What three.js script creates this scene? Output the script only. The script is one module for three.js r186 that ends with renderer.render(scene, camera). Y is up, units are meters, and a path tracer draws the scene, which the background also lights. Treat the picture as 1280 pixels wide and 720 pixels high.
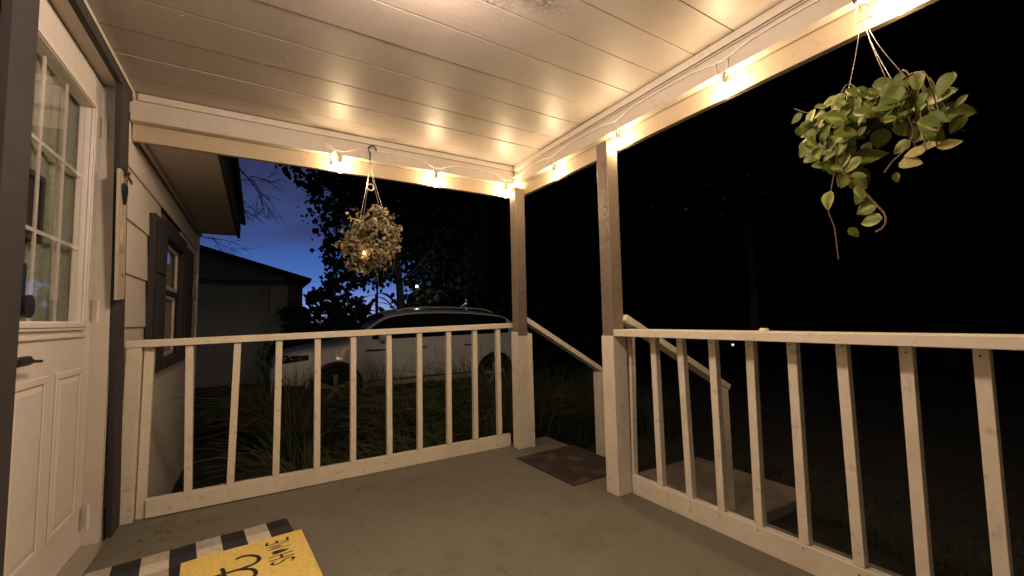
import * as THREE from 'three';
import { RoundedBoxGeometry } from 'three/addons/geometries/RoundedBoxGeometry.js';
import { mergeGeometries, mergeVertices, toCreasedNormals } from 'three/addons/utils/BufferGeometryUtils.js';
import { Brush, Evaluator, SUBTRACTION } from 'three-bvh-csg';

// ---------------------------------------------------------------- camera, sky, exposure
const scene = new THREE.Scene();
const camera = new THREE.PerspectiveCamera(68.73, 16 / 9, 0.02, 600);
camera.position.set(0.6085, 1.0077, 2.9469);
camera.rotation.set(0.07208, -0.54370, -0.02052, 'YXZ');
scene.add(camera);
const renderer = new THREE.WebGLRenderer({ antialias: true });
renderer.toneMapping = THREE.LinearToneMapping;
renderer.toneMappingExposure = 1.12;
renderer.shadowMap.enabled = true;

const BULB_CD = .54;                       // each string-light bulb, candela
const BULB_COL = [1.0, 0.71, 0.40];
const LAMP_CD = 6.4, LAMP_COL = [1.0, .765, .60];   // round ceiling lamp just outside the top of the frame

function rng(seed) { let a = seed >>> 0; return () => { a = (a + 0x6D2B79F5) | 0; let t = Math.imul(a ^ (a >>> 15), 1 | a); t = (t + Math.imul(t ^ (t >>> 7), 61 | t)) ^ t; return ((t ^ (t >>> 14)) >>> 0) / 4294967296; }; }
function noiseTile(seed) {                  // periodic value noise on [0,1)^2
  const r = rng(seed), N = 64, g = new Float32Array(N * N); for (let i = 0; i < N * N; i++) g[i] = r();
  const at = (x, y, p) => g[(((y % p) + p) % p % N) * N + (((x % p) + p) % p % N)];
  const n1 = (u, v, p) => { const x = u * p, y = v * p, xi = Math.floor(x), yi = Math.floor(y); let fx = x - xi, fy = y - yi; fx = fx * fx * (3 - 2 * fx); fy = fy * fy * (3 - 2 * fy);
    return (at(xi, yi, p) * (1 - fx) + at(xi + 1, yi, p) * fx) * (1 - fy) + (at(xi, yi + 1, p) * (1 - fx) + at(xi + 1, yi + 1, p) * fx) * fy; };
  return (u, v, p0 = 4, oct = 4, gain = .5) => { let s = 0, a = 1, w = 0, p = p0; for (let o = 0; o < oct; o++) { s += a * n1(u, v, Math.min(p, 64)); w += a; a *= gain; p *= 2; } return s / w; };
}
const N1 = noiseTile(11), N2 = noiseTile(23), N3 = noiseTile(37);
const smooth = (a, b, x) => { const t = Math.min(1, Math.max(0, (x - a) / (b - a))); return t * t * (3 - 2 * t); };
const lerp = (a, b, t) => a + (b - a) * t;

{ // dusk sky: the last blue light low in the direction of -z, clouds dark above it, night elsewhere
  const W = 1024, H = 512, d = new Float32Array(W * H * 4);
  for (let j = 0; j < H; j++) for (let i = 0; i < W; i++) {
    const v = (j + .5) / H, u = (i + .5) / W, el = (v - .5) * 180, az0 = (u - .5) * 2 * Math.PI;
    const dx = Math.cos(az0), dz = Math.sin(az0); let az = Math.atan2(dx, -dz) * 180 / Math.PI;         // 0 = -z, + towards +x
    const off = Math.abs(((az - 4 + 540) % 360) - 180), side = Math.exp(-Math.pow(off / 38, 2));
    const e = Math.max(el, 0);
    const arch = Math.exp(-Math.pow(e / 10.8, 2));
    const cl = N1(u * 4 % 1, v * 9 % 1, 5, 5, .55);
    const cloud = smooth(.34, .62, cl) * (.22 + .78 * smooth(7, 14, e));
    let r = .018 + side * arch * .036, g = .020 + side * arch * .135, b = .028 + side * (arch * .46 + .035 * Math.exp(-e / 40));
    const mid = side * Math.exp(-Math.pow((e - 14) / 9, 2)); r += mid * .010; g += mid * .010; b += mid * .028;
    const glow = side * Math.exp(-Math.pow(e / 3.2, 2)); r += glow * .24; g += glow * .20; b += glow * .14;
    r = lerp(r, r * .5 + side * .012, cloud); g = lerp(g, g * .33 + side * .006, cloud); b = lerp(b, b * .3 + side * .02, cloud);
    if (el < 0) { r = .003; g = .003; b = .004; }
    const k = (j * W + i) * 4; d[k] = r; d[k + 1] = g; d[k + 2] = b; d[k + 3] = 1;
  }
  const t = new THREE.DataTexture(d, W, H, THREE.RGBAFormat, THREE.FloatType); t.mapping = THREE.EquirectangularReflectionMapping; t.magFilter = THREE.LinearFilter; t.minFilter = THREE.LinearFilter; t.needsUpdate = true;
  scene.background = t; scene.environment = t;
}

// ---------------------------------------------------------------- helpers
const used = {};
function numbered(n) { if (!(n in used)) { used[n] = 0; return n; } used[n]++; return n + '_' + String(used[n]).padStart(3, '0'); }
function tag(o, label, category, group) { o.userData.label = label; o.userData.category = category; if (group) o.userData.group = group; return o; }
function thing(name, label, category, pos = [0, 0, 0], group) { const o = new THREE.Group(); o.name = numbered(name); o.position.set(...pos); scene.add(o); return tag(o, label, category, group); }
function part(name, geo, mat, parent, label) { const m = new THREE.Mesh(geo, mat); m.name = name; m.castShadow = m.receiveShadow = true; parent.add(m); if (label) m.userData.label = label; return m; }
function single(name, geo, mat, label, category, group) { const m = new THREE.Mesh(geo, mat); m.name = numbered(name); m.castShadow = m.receiveShadow = true; scene.add(m); return tag(m, label, category, group); }
function struct(name, geo, mat) { const m = new THREE.Mesh(geo, mat); m.name = numbered(name); m.castShadow = m.receiveShadow = true; m.userData.kind = 'structure'; m.userData.label = name.replace(/_/g, ' '); scene.add(m); return m; }
function structGroup(name) { const g = new THREE.Group(); g.name = numbered(name); g.userData.kind = 'structure'; scene.add(g); return g; }
function uvm(g, s = 1, ou = 0, ov = 0) {                       // uv in metres by the face's own direction
  if (g.index) g = g.toNonIndexed();
  const p = g.attributes.position, n = g.attributes.normal, uv = new Float32Array(p.count * 2);
  for (let i = 0; i < p.count; i += 3) {
    let ax = 0, ay = 0, az = 0; for (let k = 0; k < 3; k++) { ax += Math.abs(n.getX(i + k)); ay += Math.abs(n.getY(i + k)); az += Math.abs(n.getZ(i + k)); }
    for (let k = 0; k < 3; k++) { const x = p.getX(i + k), y = p.getY(i + k), z = p.getZ(i + k); let a, b;
      if (ay >= ax && ay >= az) { a = z; b = x; } else if (ax >= az) { a = z; b = y; } else { a = x; b = y; }
      uv[(i + k) * 2] = a * s + ou; uv[(i + k) * 2 + 1] = b * s + ov; }
  }
  g.setAttribute('uv', new THREE.BufferAttribute(uv, 2)); return g;
}
// box by min/max with softened edges, uv in metres
function bx(x0, x1, y0, y1, z0, z1, r = .003) {
  const w = x1 - x0, h = y1 - y0, d = z1 - z0, g = new RoundedBoxGeometry(w, h, d, 1, Math.min(r, w * .45, h * .45, d * .45));
  g.translate((x0 + x1) / 2, (y0 + y1) / 2, (z0 + z1) / 2);
  return uvm(g, 1, (x0 * 3.7 + z0 * 1.3) % 1, (y0 * 2.1) % 1);
}
// bar of a section (w across, t deep) from a to b; 'up' hint for its width
function bar(a, b, w, t, up = [0, 0, 1], r = .003) {
  const A = new THREE.Vector3(...a), B = new THREE.Vector3(...b), y = B.clone().sub(A), L = y.length(); y.normalize();
  let zc = new THREE.Vector3(...up); zc.addScaledVector(y, -zc.dot(y)).normalize(); const xc = new THREE.Vector3().crossVectors(y, zc);
  let g = new RoundedBoxGeometry(w, L, t, 1, Math.min(r, w * .4, t * .4)); g = uvm(g, 1, a[0] * 1.7 % 1, a[2] * 2.3 % 1);
  g.applyMatrix4(new THREE.Matrix4().makeBasis(xc, y, zc).setPosition(A.add(B).multiplyScalar(.5))); return g;
}
function tube(pts, r, seg = 24, rad = 6) { return new THREE.TubeGeometry(new THREE.CatmullRomCurve3(pts.map(p => new THREE.Vector3(...p))), seg, r, rad, false); }
function lathe(pts, seg = 24) { return new THREE.LatheGeometry(pts.map(p => new THREE.Vector2(...p)), seg); }
function merge(list) { return mergeGeometries(list.map(g => { const h = g.index ? g.toNonIndexed() : g; for (const k of Object.keys(h.attributes)) if (!['position', 'normal', 'uv'].includes(k)) h.deleteAttribute(k); return h; })); }

// ---------------------------------------------------------------- textures and materials
function tex(fn, n = 512, srgb = true, rep = 1) {
  const d = new Uint8Array(n * n * 4);
  for (let j = 0; j < n; j++) for (let i = 0; i < n; i++) { const c = fn(i / n, j / n); for (let k = 0; k < 3; k++) { let v = Math.min(1, Math.max(0, c[k])); if (srgb) v = v <= .0031308 ? v * 12.92 : 1.055 * Math.pow(v, 1 / 2.4) - .055; d[(j * n + i) * 4 + k] = Math.round(v * 255); } d[(j * n + i) * 4 + 3] = 255; }
  const t = new THREE.DataTexture(d, n, n); t.wrapS = t.wrapT = THREE.RepeatWrapping; t.magFilter = THREE.LinearFilter; t.minFilter = THREE.LinearMipmapLinearFilter; t.generateMipmaps = true; if (srgb) t.colorSpace = THREE.SRGBColorSpace; t.repeat.set(rep, rep); t.needsUpdate = true; return t;
}
// brushed paint: fine strokes along u; specks and scuffs of dirt
const bumpPaint = tex((u, v) => { const a = N1(u, v, 4, 3), b = N2(u, v, 32, 2), s = N3((u * .25) % 1, v, 48, 2); const h = .5 * a + .25 * b + .35 * s; return [h, h, h]; }, 512, false);
const bumpFine = tex((u, v) => { const h = N2(u, v, 24, 3, .7); return [h, h, h]; }, 512, false);
function paintTex(c, dirt, amt, seed) {
  const n = noiseTile(seed);
  return tex((u, v) => { const a = n(u, v, 5, 4), b = n((u + .37) % 1, v, 26, 3, .7), f = n(u * 1 % 1, (v + .5) % 1, 60, 1);
    let m = amt * (smooth(.56, .78, a) * .55 + smooth(.70, .82, b) * .9); const k = .94 + .12 * (a - .5) + .05 * (f - .5);
    m = Math.min(1, m); return [0, 1, 2].map(i => lerp(c[i] * k, dirt[i], m)); });
}
const M = {};
const std = (o) => new THREE.MeshStandardMaterial(o);
function knotTex(c, dirt, amt, seed) {          // paint through which knots and small chips show
  const n = noiseTile(seed), r = rng(seed + 9), K = []; for (let i = 0; i < 8; i++) K.push([r(), r(), .0012 + r() * .002, 1 + r() * 1.6, .25 + r() * .45]); for (let i = 0; i < 60; i++) K.push([r(), r(), .0012 + r() * .002, 1, .8]);
  return tex((u, v) => { const a = n(u, v, 5, 4), b = n((u + .37) % 1, v, 26, 3, .7), f = n(u, (v + .5) % 1, 60, 1); let m = amt * (smooth(.56, .78, a) * .55 + smooth(.68, .80, b) * .9);
    for (const q of K) { const du = Math.abs(u - q[0]), dv = Math.abs(v - q[1]); if (du < .03 && dv < .03) { const d = Math.hypot(du, dv / q[3]) / q[2]; m = Math.max(m, q[4] * smooth(1.3, .6, d + (f - .5) * .8)); } }
    const k = .94 + .14 * (a - .5) + .06 * (f - .5); m = Math.min(1, m); return [0, 1, 2].map(i => lerp(c[i] * k, dirt[i], m)); }, 1024);
}
M.rail = std({ map: knotTex([.80, .72, .57], [.30, .22, .14], .36, 101), roughness: .55, bumpMap: bumpPaint, bumpScale: .0012 });
M.beam = std({ map: paintTex([.56, .50, .43], [.34, .28, .20], .3, 103), roughness: .5, bumpMap: bumpPaint, bumpScale: .0010 });
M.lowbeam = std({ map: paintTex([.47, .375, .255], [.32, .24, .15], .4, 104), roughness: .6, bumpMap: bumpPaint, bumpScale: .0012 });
M.trim = std({ map: paintTex([.62, .56, .47], [.38, .31, .22], .3, 105), roughness: .5, bumpMap: bumpPaint, bumpScale: .0012 });
M.siding = std({ map: paintTex([.63, .56, .51], [.40, .34, .29], .3, 107), roughness: .75, bumpMap: bumpPaint, bumpScale: .0016 });
M.door = std({ map: paintTex([.72, .66, .61], [.5, .44, .38], .18, 109), roughness: .42, bumpMap: bumpFine, bumpScale: .0003 });
M.jamb = std({ map: paintTex([.60, .54, .47], [.42, .35, .28], .3, 111), roughness: .55, bumpMap: bumpPaint, bumpScale: .001 });
M.dark = std({ map: paintTex([.034, .028, .030], [.07, .06, .055], .3, 113), roughness: .85, bumpMap: bumpPaint, bumpScale: .0014 });
M.post = std({ map: paintTex([.225, .175, .13], [.13, .10, .07], .5, 115), roughness: .34, bumpMap: bumpPaint, bumpScale: .003 });
M.black = std({ color: new THREE.Color().setRGB(.012, .012, .013), roughness: .45, metalness: .2 });
M.iron = std({ color: new THREE.Color().setRGB(.035, .033, .032), roughness: .4, metalness: .6 });
M.steel = std({ color: new THREE.Color().setRGB(.55, .52, .48), roughness: .35, metalness: .9 });
M.white = std({ color: new THREE.Color().setRGB(.7, .67, .6), roughness: .45 });
M.glass = new THREE.MeshPhysicalMaterial({ color: 0xffffff, transmission: 1, thickness: 0, roughness: .03, ior: 1.5 });
M.floor = std({ map: tex((u, v) => { const a = N1(u, v, 4, 5), b = N2(u, v, 40, 2, .8), c = N3(u, v, 9, 4, .6); const k = .9 + .25 * (a - .5) + .16 * (b - .5); const s = Math.min(1, smooth(.58, .78, c) * .4 + smooth(.70, .80, N2((u + .3) % 1, v, 22, 4, .75)) * .6); return [lerp(.148 * k, .098, s), lerp(.138 * k, .082, s), lerp(.104 * k, .060, s)]; }, 1024), roughness: .62, bumpMap: bumpFine, bumpScale: .0012 });
M.floor.map.repeat.set(.6, .6);
M.concrete = std({ map: tex((u, v) => { const a = N2(u, v, 6, 5, .6), b = N3(u, v, 50, 2); const k = .75 + .4 * (a - .4) + .25 * (b - .5); return [.30 * k, .245 * k, .20 * k]; }), roughness: .9, bumpMap: bumpFine, bumpScale: .003 });
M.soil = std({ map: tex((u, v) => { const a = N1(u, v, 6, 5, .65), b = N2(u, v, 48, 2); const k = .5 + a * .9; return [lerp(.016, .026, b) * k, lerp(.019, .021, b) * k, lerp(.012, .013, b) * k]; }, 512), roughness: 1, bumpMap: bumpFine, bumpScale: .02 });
// ceiling paint, with a patch of mildew on two boards near the camera
const ceilC = [.43, .372, .332];
M.ceiling = std({ map: paintTex(ceilC, [.28, .22, .16], .25, 117), roughness: .46, bumpMap: bumpPaint, bumpScale: .0014 });
M.mildew = std({ map: tex((u, v) => { const x = u * 2.42, z = 1.30 + v * .5, a = N1(u * 5 % 1, v, 6, 3), k = .95 + .12 * (N2(u * 2 % 1, v, 5, 4) - .5), b = N3(u * 5 % 1, v, 14, 4, .75), c = N2((u * 7) % 1, v, 60, 2);
  const d = Math.min(Math.hypot((x - 1.30) / .20, (z - 1.60) / .10), Math.hypot((x - 1.52) / .16, (z - 1.66) / .08)); const m = smooth(1.3, .25, d + (b - .5) * 1.3) * smooth(.30, .62, .55 * b + .45 * c) ; return ceilC.map((q, i) => lerp(q * k, [.10, .095, .07][i], .85 * m)); }, 1024), roughness: .55, bumpMap: bumpPaint, bumpScale: .0014 });
M.backing = std({ color: new THREE.Color().setRGB(.16, .12, .09), roughness: .9 });

// ---------------------------------------------------------------- ground
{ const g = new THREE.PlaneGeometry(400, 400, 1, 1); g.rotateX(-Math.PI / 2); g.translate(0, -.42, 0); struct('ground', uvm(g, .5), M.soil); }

// ---------------------------------------------------------------- porch: floor, ceiling, beams
struct('porch_floor', bx(0, 2.74, -.12, 0, -.07, 5.2, .01), M.floor);
{ // rim under the deck
  struct('porch_skirt', merge([bx(.02, 2.70, -.42, -.122, -.05, -.03), bx(2.66, 2.70, -.42, -.122, -.028, 5.15)]), M.dark);
}
const YC = 2.267, XB = 2.42;
{
  const ceil = structGroup('porch_ceiling'); ceil.userData.label = 'porch ceiling of painted boards';
  part('backing', bx(0, XB, YC + .022, YC + .05, .0, 5.2), M.backing, ceil);
  const seams = [.022, .223, .432, .648, .893, 1.108, 1.338, 1.542, 1.737, 1.935, 2.165]; for (let z = 2.375; z < 5.2; z += .21) seams.push(z); seams.push(5.2);
  const rr = rng(5);
  for (let i = 0; i + 1 < seams.length; i++) {
    const dy = (rr() - .5) * .004, tilt = (rr() - .5) * .004;
    let g = new RoundedBoxGeometry(XB - .004, .02, seams[i + 1] - seams[i] - .0045, 1, .0025); g.rotateX(tilt); g.translate(XB / 2, YC + .01 + dy, (seams[i] + seams[i + 1]) / 2);
    g = uvm(g, 1, rr(), rr());
    const mi = i === 6 ? 0 : i === 7 ? 1 : -1;
    if (mi >= 0) { const p = g.attributes.position, uv = g.attributes.uv; for (let k = 0; k < p.count; k++) uv.setXY(k, p.getX(k) / 2.42, (p.getZ(k) - 1.30) / .5); }
    part('ceiling_board', g, mi >= 0 ? M.mildew : M.ceiling, ceil);
  }
}
{ const q = rng(19), L = []; const ng = new THREE.CylinderGeometry(.0035, .0035, .002, 8); for (let z = .13, i = 0; z < 3.2; z += .105, i++) for (let x = .22 + q() * .1; x < 2.4; x += .40) { if (q() < .35) continue; L.push(ng.clone().translate(x + (q() - .5) * .05, YC - .0005, z + (q() - .5) * .03)); }
  const m = part('nail_head', merge(L), M.jamb, scene.getObjectByName('porch_ceiling')); m.userData.kind = 'stuff'; }
struct('porch_roof', bx(-.2, 2.75, YC + .06, YC + .2, -.35, 5.3), M.backing);
{ // beams: an inner board with a recessed outer board below it, along the end and along the front
  const b = structGroup('end_beam'); b.userData.label = 'end beam of the porch';
  part('inner_board', bx(.0, 2.419, 2.118, YC + .06, -.03, .02), M.beam, b);
  part('outer_board', bx(.0, 2.51, 2.022, YC + .058, -.066, -.034), M.lowbeam, b);
  part('trim', bx(.03, 2.405, YC - .040, YC - .001, .0205, .036), M.trim, b);
  const f = structGroup('front_beam'); f.userData.label = 'front beam of the porch';
  part('inner_board', bx(XB, 2.47, 2.118, YC + .06, -.03, 5.2), M.beam, f);
  part('outer_board', bx(2.476, 2.51, 2.022, YC + .058, -.033, 5.2), M.lowbeam, f);
  part('trim', bx(XB - .016, XB - .0005, YC - .040, YC - .001, .037, 5.2), M.trim, f);
}
// ---------------------------------------------------------------- house wall
{
  const wall = thing('house_wall', 'cream house wall of wide lap siding behind the porch door', 'wall');
  const lines = [-.45, -.15, .14, .43, .72, 1.008, 1.298, 1.59, 1.87, 2.165, 2.33];
  const rr = rng(9);
  const cut = (y0, y1) => {            // free stretches of a course beside the door and the window
    const holes = []; if (y0 < 2.18 && y1 > -.1) holes.push([.12, 1.34]); if (y0 < 1.72 && y1 > .72) holes.push([-1.90, -.93]);
    let segs = [[-3.1, 5.2]]; for (const h of holes) { const o = []; for (const s of segs) { if (h[1] <= s[0] || h[0] >= s[1]) { o.push(s); continue; } if (s[0] < h[0]) o.push([s[0], h[0]]); if (h[1] < s[1]) o.push([h[1], s[1]]); } segs = o; } return segs;
  };
  for (let i = 0; i + 1 < lines.length; i++) for (const s of cut(lines[i], lines[i + 1])) {
    let g = new RoundedBoxGeometry(.012, lines[i + 1] - lines[i] + .012, s[1] - s[0], 1, .002); g.rotateZ(.042); g.translate(-.008, (lines[i] + lines[i + 1]) / 2, (s[0] + s[1]) / 2);
    part('siding_board', uvm(g, 1, rr(), rr()), M.siding, wall);
  }
  part('frieze', bx(0.0, .02, 2.226, YC - .001, .037, 5.2), M.trim, wall);
  part('corner_board', bx(-.03, .012, -.45, 2.12, -3.13, -3.04), M.siding, wall);
  // the body of the house behind the boards, leaving the door and window reveals open
  part('sheathing', merge([bx(-.16, -.024, -.45, 2.5, -3.1, -1.90), bx(-.16, -.024, -.45, .70, -1.899, -.931), bx(-.16, -.024, 1.72, 2.5, -1.899, -.931), bx(-.16, -.024, -.45, 2.5, -.93, .19), bx(-.16, -.024, 2.215, 2.5, .191, 1.199), bx(-.16, -.024, -.45, 2.5, 1.20, 5.2), bx(-4, -3.9, -.45, 2.5, -3.1, 5.2), bx(-3.899, -.161, -.45, 2.5, -3.1, -3.0), bx(-3.899, -.161, -.45, 2.5, 5.1, 5.2), bx(-3.899, -.161, 2.4, 2.5, -2.999, 5.099), bx(-3.899, -.161, -.1, 0, -2.999, 5.099)]), M.backing, wall);
  // roof overhang beyond the porch
  const eave = thing('roof_eave', 'low roof overhang with boxed soffit beyond the end beam', 'roof');
  part('soffit', bx(.0, .378, 2.065, 2.08, -3.05, -.07), M.siding, eave);
  part('fascia', bx(.379, .41, 2.04, 2.215, -3.07, -.07), M.dark, eave);
  const rg = bar([.46, 2.225, -1.58], [-4.2, 3.9, -1.58], 3.05, .03, [0, 1, 0]); part('roofing', rg, M.dark, eave);
  part('soffit_trim', bx(.013, .035, 2.042, 2.064, -3.1, -.07), M.siding, eave);
}

// ---------------------------------------------------------------- door, its frame, curtain
{
  const fr = thing('door_frame', 'dark brown painted casing and cream jamb around the front door', 'door frame');
  // jambs
  part('jamb', bx(-.10, .004, 0, 2.185, .195, .232), M.jamb, fr); part('jamb', bx(-.10, .004, 0, 2.185, 1.155, 1.19), M.jamb, fr);
  part('head_jamb', bx(-.10, .004, 2.186, 2.214, .195, 1.19), M.jamb, fr);
  // casing, its hinge-side board leaning as it does in the photograph
  part('casing', bar([.017, -.001, .07], [.017, 2.20, .25], .145, .024, [1, 0, 0]), M.dark, fr);
  part('casing', bx(.005, .029, -.001, 2.17, 1.192, 1.34), M.dark, fr);
  part('head_casing', bx(.0051, .030, 2.171, 2.225, .13, 1.345), M.dark, fr);
  part('threshold', bx(-.10, .03, .0005, .022, .235, 1.152), M.steel, fr);

  const d = thing('front_door', 'cream front door with tall divided glass and black lever handle', 'door', [-.06, 0, 0]);
  const sh = new THREE.Shape(); sh.moveTo(.236, .025); sh.lineTo(1.15, .025); sh.lineTo(1.15, 2.178); sh.lineTo(.236, 2.178); sh.closePath();
  const hole = new THREE.Path(); hole.moveTo(.375, 1.03); hole.lineTo(.375, 2.01); hole.lineTo(.99, 2.01); hole.lineTo(.99, 1.03); hole.closePath(); sh.holes.push(hole);
  let g = new THREE.ExtrudeGeometry(sh, { depth: .036, bevelEnabled: true, bevelSize: .002, bevelThickness: .002, bevelSegments: 1 });
  g.applyMatrix4(new THREE.Matrix4().makeBasis(new THREE.Vector3(0, 0, 1), new THREE.Vector3(0, 1, 0), new THREE.Vector3(-1, 0, 0))); // shape x -> z, depth -> -x
  part('door_slab', uvm(g), M.door, d);
  // raised lip round the glass
  const lip = (z0, z1, y0, y1, w, x0, x1) => merge([bx(x0, x1, y0, y0 + w, z0, z1, .004), bx(x0, x1, y1 - w, y1, z0, z1, .004), bx(x0, x1, y0 + w, y1 - w, z0, z0 + w, .004), bx(x0, x1, y0 + w, y1 - w, z1 - w, z1, .004)]);
  part('glazing_frame', merge([lip(.345, 1.02, .995, 2.04, .034, .0025, .014), lip(.358, 1.007, 1.008, 2.027, .018, .0145, .019)]), M.door, d);
  part('sill_lip', bx(.0026, .012, .965, .978, .33, 1.035, .003), M.door, d);
  const pane = part('glass_pane', bx(-.012, -.008, 1.031, 2.009, .376, .989, .0005), M.glass, d);
  for (const z of [.585, .80]) part('muntin', bx(-.024, -.016, 1.031, 2.009, z - .008, z + .008, .002), M.door, d);
  for (const y of [1.355, 1.68]) part('muntin', bx(-.0235, -.0165, y - .008, y + .008, .376, .989, .002), M.door, d);
  // two moulded panels below the glass
  for (const [z0, z1] of [[.335, .62], [.70, .985]]) {
    const pn = part('moulded_panel', lip(z0, z1, .19, .83, .026, .0024, .0085), M.door, d);
    const s = new THREE.Shape(); s.moveTo(z0 + .05, .24); s.lineTo(z1 - .05, .24); s.lineTo(z1 - .05, .78); s.lineTo(z0 + .05, .78); s.closePath();
    const e = new THREE.ExtrudeGeometry(s, { depth: .0005, bevelEnabled: true, bevelSize: .022, bevelThickness: .006, bevelSegments: 1 });
    e.applyMatrix4(new THREE.Matrix4().makeBasis(new THREE.Vector3(0, 0, 1), new THREE.Vector3(0, 1, 0), new THREE.Vector3(-1, 0, 0))); e.translate(.0012, 0, 0);
    part('panel_field', uvm(e), M.door, pn);
  }
  // handle and keypad lock
  const hd = part('lever_handle', merge([uvm(bar([.050, .905, 1.10], [.044, .905, .985], .030, .024, [1, 0, 0], .008)), uvm(bar([.040, .905, .985], [.042, .900, .955], .018, .018, [1, 0, 0], .006)), uvm(tube([[.042, .9, .955], [.043, .896, .885]], .0055, 4, 6)), bx(.003, .055, .893, .917, 1.083, 1.107, .004)]), M.black, d, 'black lever handle');
  part('rose', uvm(new THREE.CylinderGeometry(.033, .035, .012, 24).rotateZ(Math.PI / 2).translate(.008, .905, 1.095)), M.black, hd);
  const kp = part('deadbolt', bx(.0025, .052, 1.06, 1.215, 1.045, 1.105, .012), M.black, d, 'black keypad deadbolt');
  part('thumb_turn', uvm(new THREE.CylinderGeometry(.032, .036, .034, 20).rotateZ(Math.PI / 2).translate(.048, 1.075, 1.06)), M.black, kp);
  for (const y of [1.965, 1.083, .145]) {
    const h = part('hinge', uvm(new THREE.CylinderGeometry(.0105, .0105, .105, 12).translate(.020, y, .226)), M.door, d);
    part('hinge_leaf', bx(.0025, .0055, y - .05, y + .05, .241, .268, .0005), M.steel, h);
  }
  // curtain behind the glass and a dark frame standing inside
  const cg = new THREE.PlaneGeometry(.92, 1.15, 140, 2), p = cg.attributes.position;
  for (let i = 0; i < p.count; i++) { const x = p.getX(i); p.setZ(i, .010 * Math.sin(x * 46 + .8 * Math.sin(x * 13)) * .5 + .003 * Math.sin(x * 101)); }
  cg.rotateY(Math.PI / 2); cg.translate(-.112, 1.5, .70); cg.computeVertexNormals();
  single('door_curtain', uvm(cg), std({ map: tex((u, v) => { const b = N2(u, v, 60, 2); const k = .85 + .3 * (b - .5); return [.30 * k, .325 * k, .26 * k]; }, 256), roughness: .95, side: THREE.DoubleSide }), 'grey green curtain hanging inside behind the door glass', 'curtain');
  const pf = thing('picture_frame', 'small dark frame standing inside behind the door glass', 'frame', [-.0935, 1.32, .80]);
  part('frame', merge([bx(-.01, .01, 0, .25, -.085, -.062), bx(-.01, .01, 0, .25, .062, .085), bx(-.01, .01, 0, .024, -.0615, .0615), bx(-.01, .01, .226, .25, -.0615, .0615)]), M.dark, pf);
  part('picture', bx(-.006, .0, .0245, .2255, -.0612, .0612, .0005), std({ map: tex((u, v) => { const a = N1(u, v, 5, 3); return [.03 + .06 * a, .028 + .05 * a, .022 + .04 * a]; }, 128), roughness: .4 }), pf);
}

// ---------------------------------------------------------------- window with shutters
{
  const w = thing('house_window', 'double hung window with dark casing between two shutters', 'window');
  const z0 = -1.86, z1 = -.97, y0 = .76, y1 = 1.66;
  part('head_casing', bx(-.02, .032, y1, y1 + .115, z0 - .09, z1 + .06), M.dark, w);
  part('sill', bx(-.02, .05, y0 - .06, y0, z0 - .09, z1 + .06), M.dark, w);
  part('casing', bx(-.02, .026, y0 + .001, y1 - .001, z0 - .08, z0), M.dark, w); part('casing', bx(-.02, .026, y0 + .001, y1 - .001, z1, z1 + .05), M.dark, w);
  for (const [a, b, x] of [[y0 + .002, 1.255, -.03], [1.295, y1 - .002, -.018]]) {
    const s = part('sash', merge([bx(x - .02, x, a, a + .03, z0 + .002, z1 - .002), bx(x - .02, x, b - .03, b, z0 + .002, z1 - .002), bx(x - .02, x, a + .0305, b - .0305, z0 + .002, z0 + .034), bx(x - .02, x, a + .0305, b - .0305, z1 - .034, z1 - .002)]), M.trim, w);
    part('pane', bx(x - .012, x - .008, a + .031, b - .031, z0 + .035, z1 - .035, .0005), M.glass, s);
  }
  part('meeting_rail', bx(-.045, -.012, 1.256, 1.294, z0 + .002, z1 - .002), M.dark, w);
  const cg = new THREE.PlaneGeometry(.9, 1.05, 90, 2), p = cg.attributes.position; for (let i = 0; i < p.count; i++) p.setZ(i, .005 * Math.sin(p.getX(i) * 60 + Math.sin(p.getX(i) * 17))); cg.rotateY(Math.PI / 2); cg.translate(-.062, 1.21, -1.415); cg.computeVertexNormals();
  single('window_curtain', uvm(cg), std({ color: new THREE.Color().setRGB(.75, .66, .46), roughness: .95, side: THREE.DoubleSide }), 'pale yellow curtain inside the side window', 'curtain');
  const shutter = (za, zb, label) => {
    const s = thing('shutter', label, 'shutter', [.002, 0, 0]);
    part('board', bx(.0, .034, .70, 1.735, za, zb, .004), M.dark, s);
    for (const [a, b] of [[1.36, 1.69], [.76, 1.30]]) { part('raised_panel', bx(.0345, .044, a, b, za + .055, zb - .055, .008), M.dark, s); }
  };
  shutter(-.955, -.53, 'dark panelled shutter on the near side of the window'); shutter(-2.38, -2.0, 'dark panelled shutter on the far side of the window');
}

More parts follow.
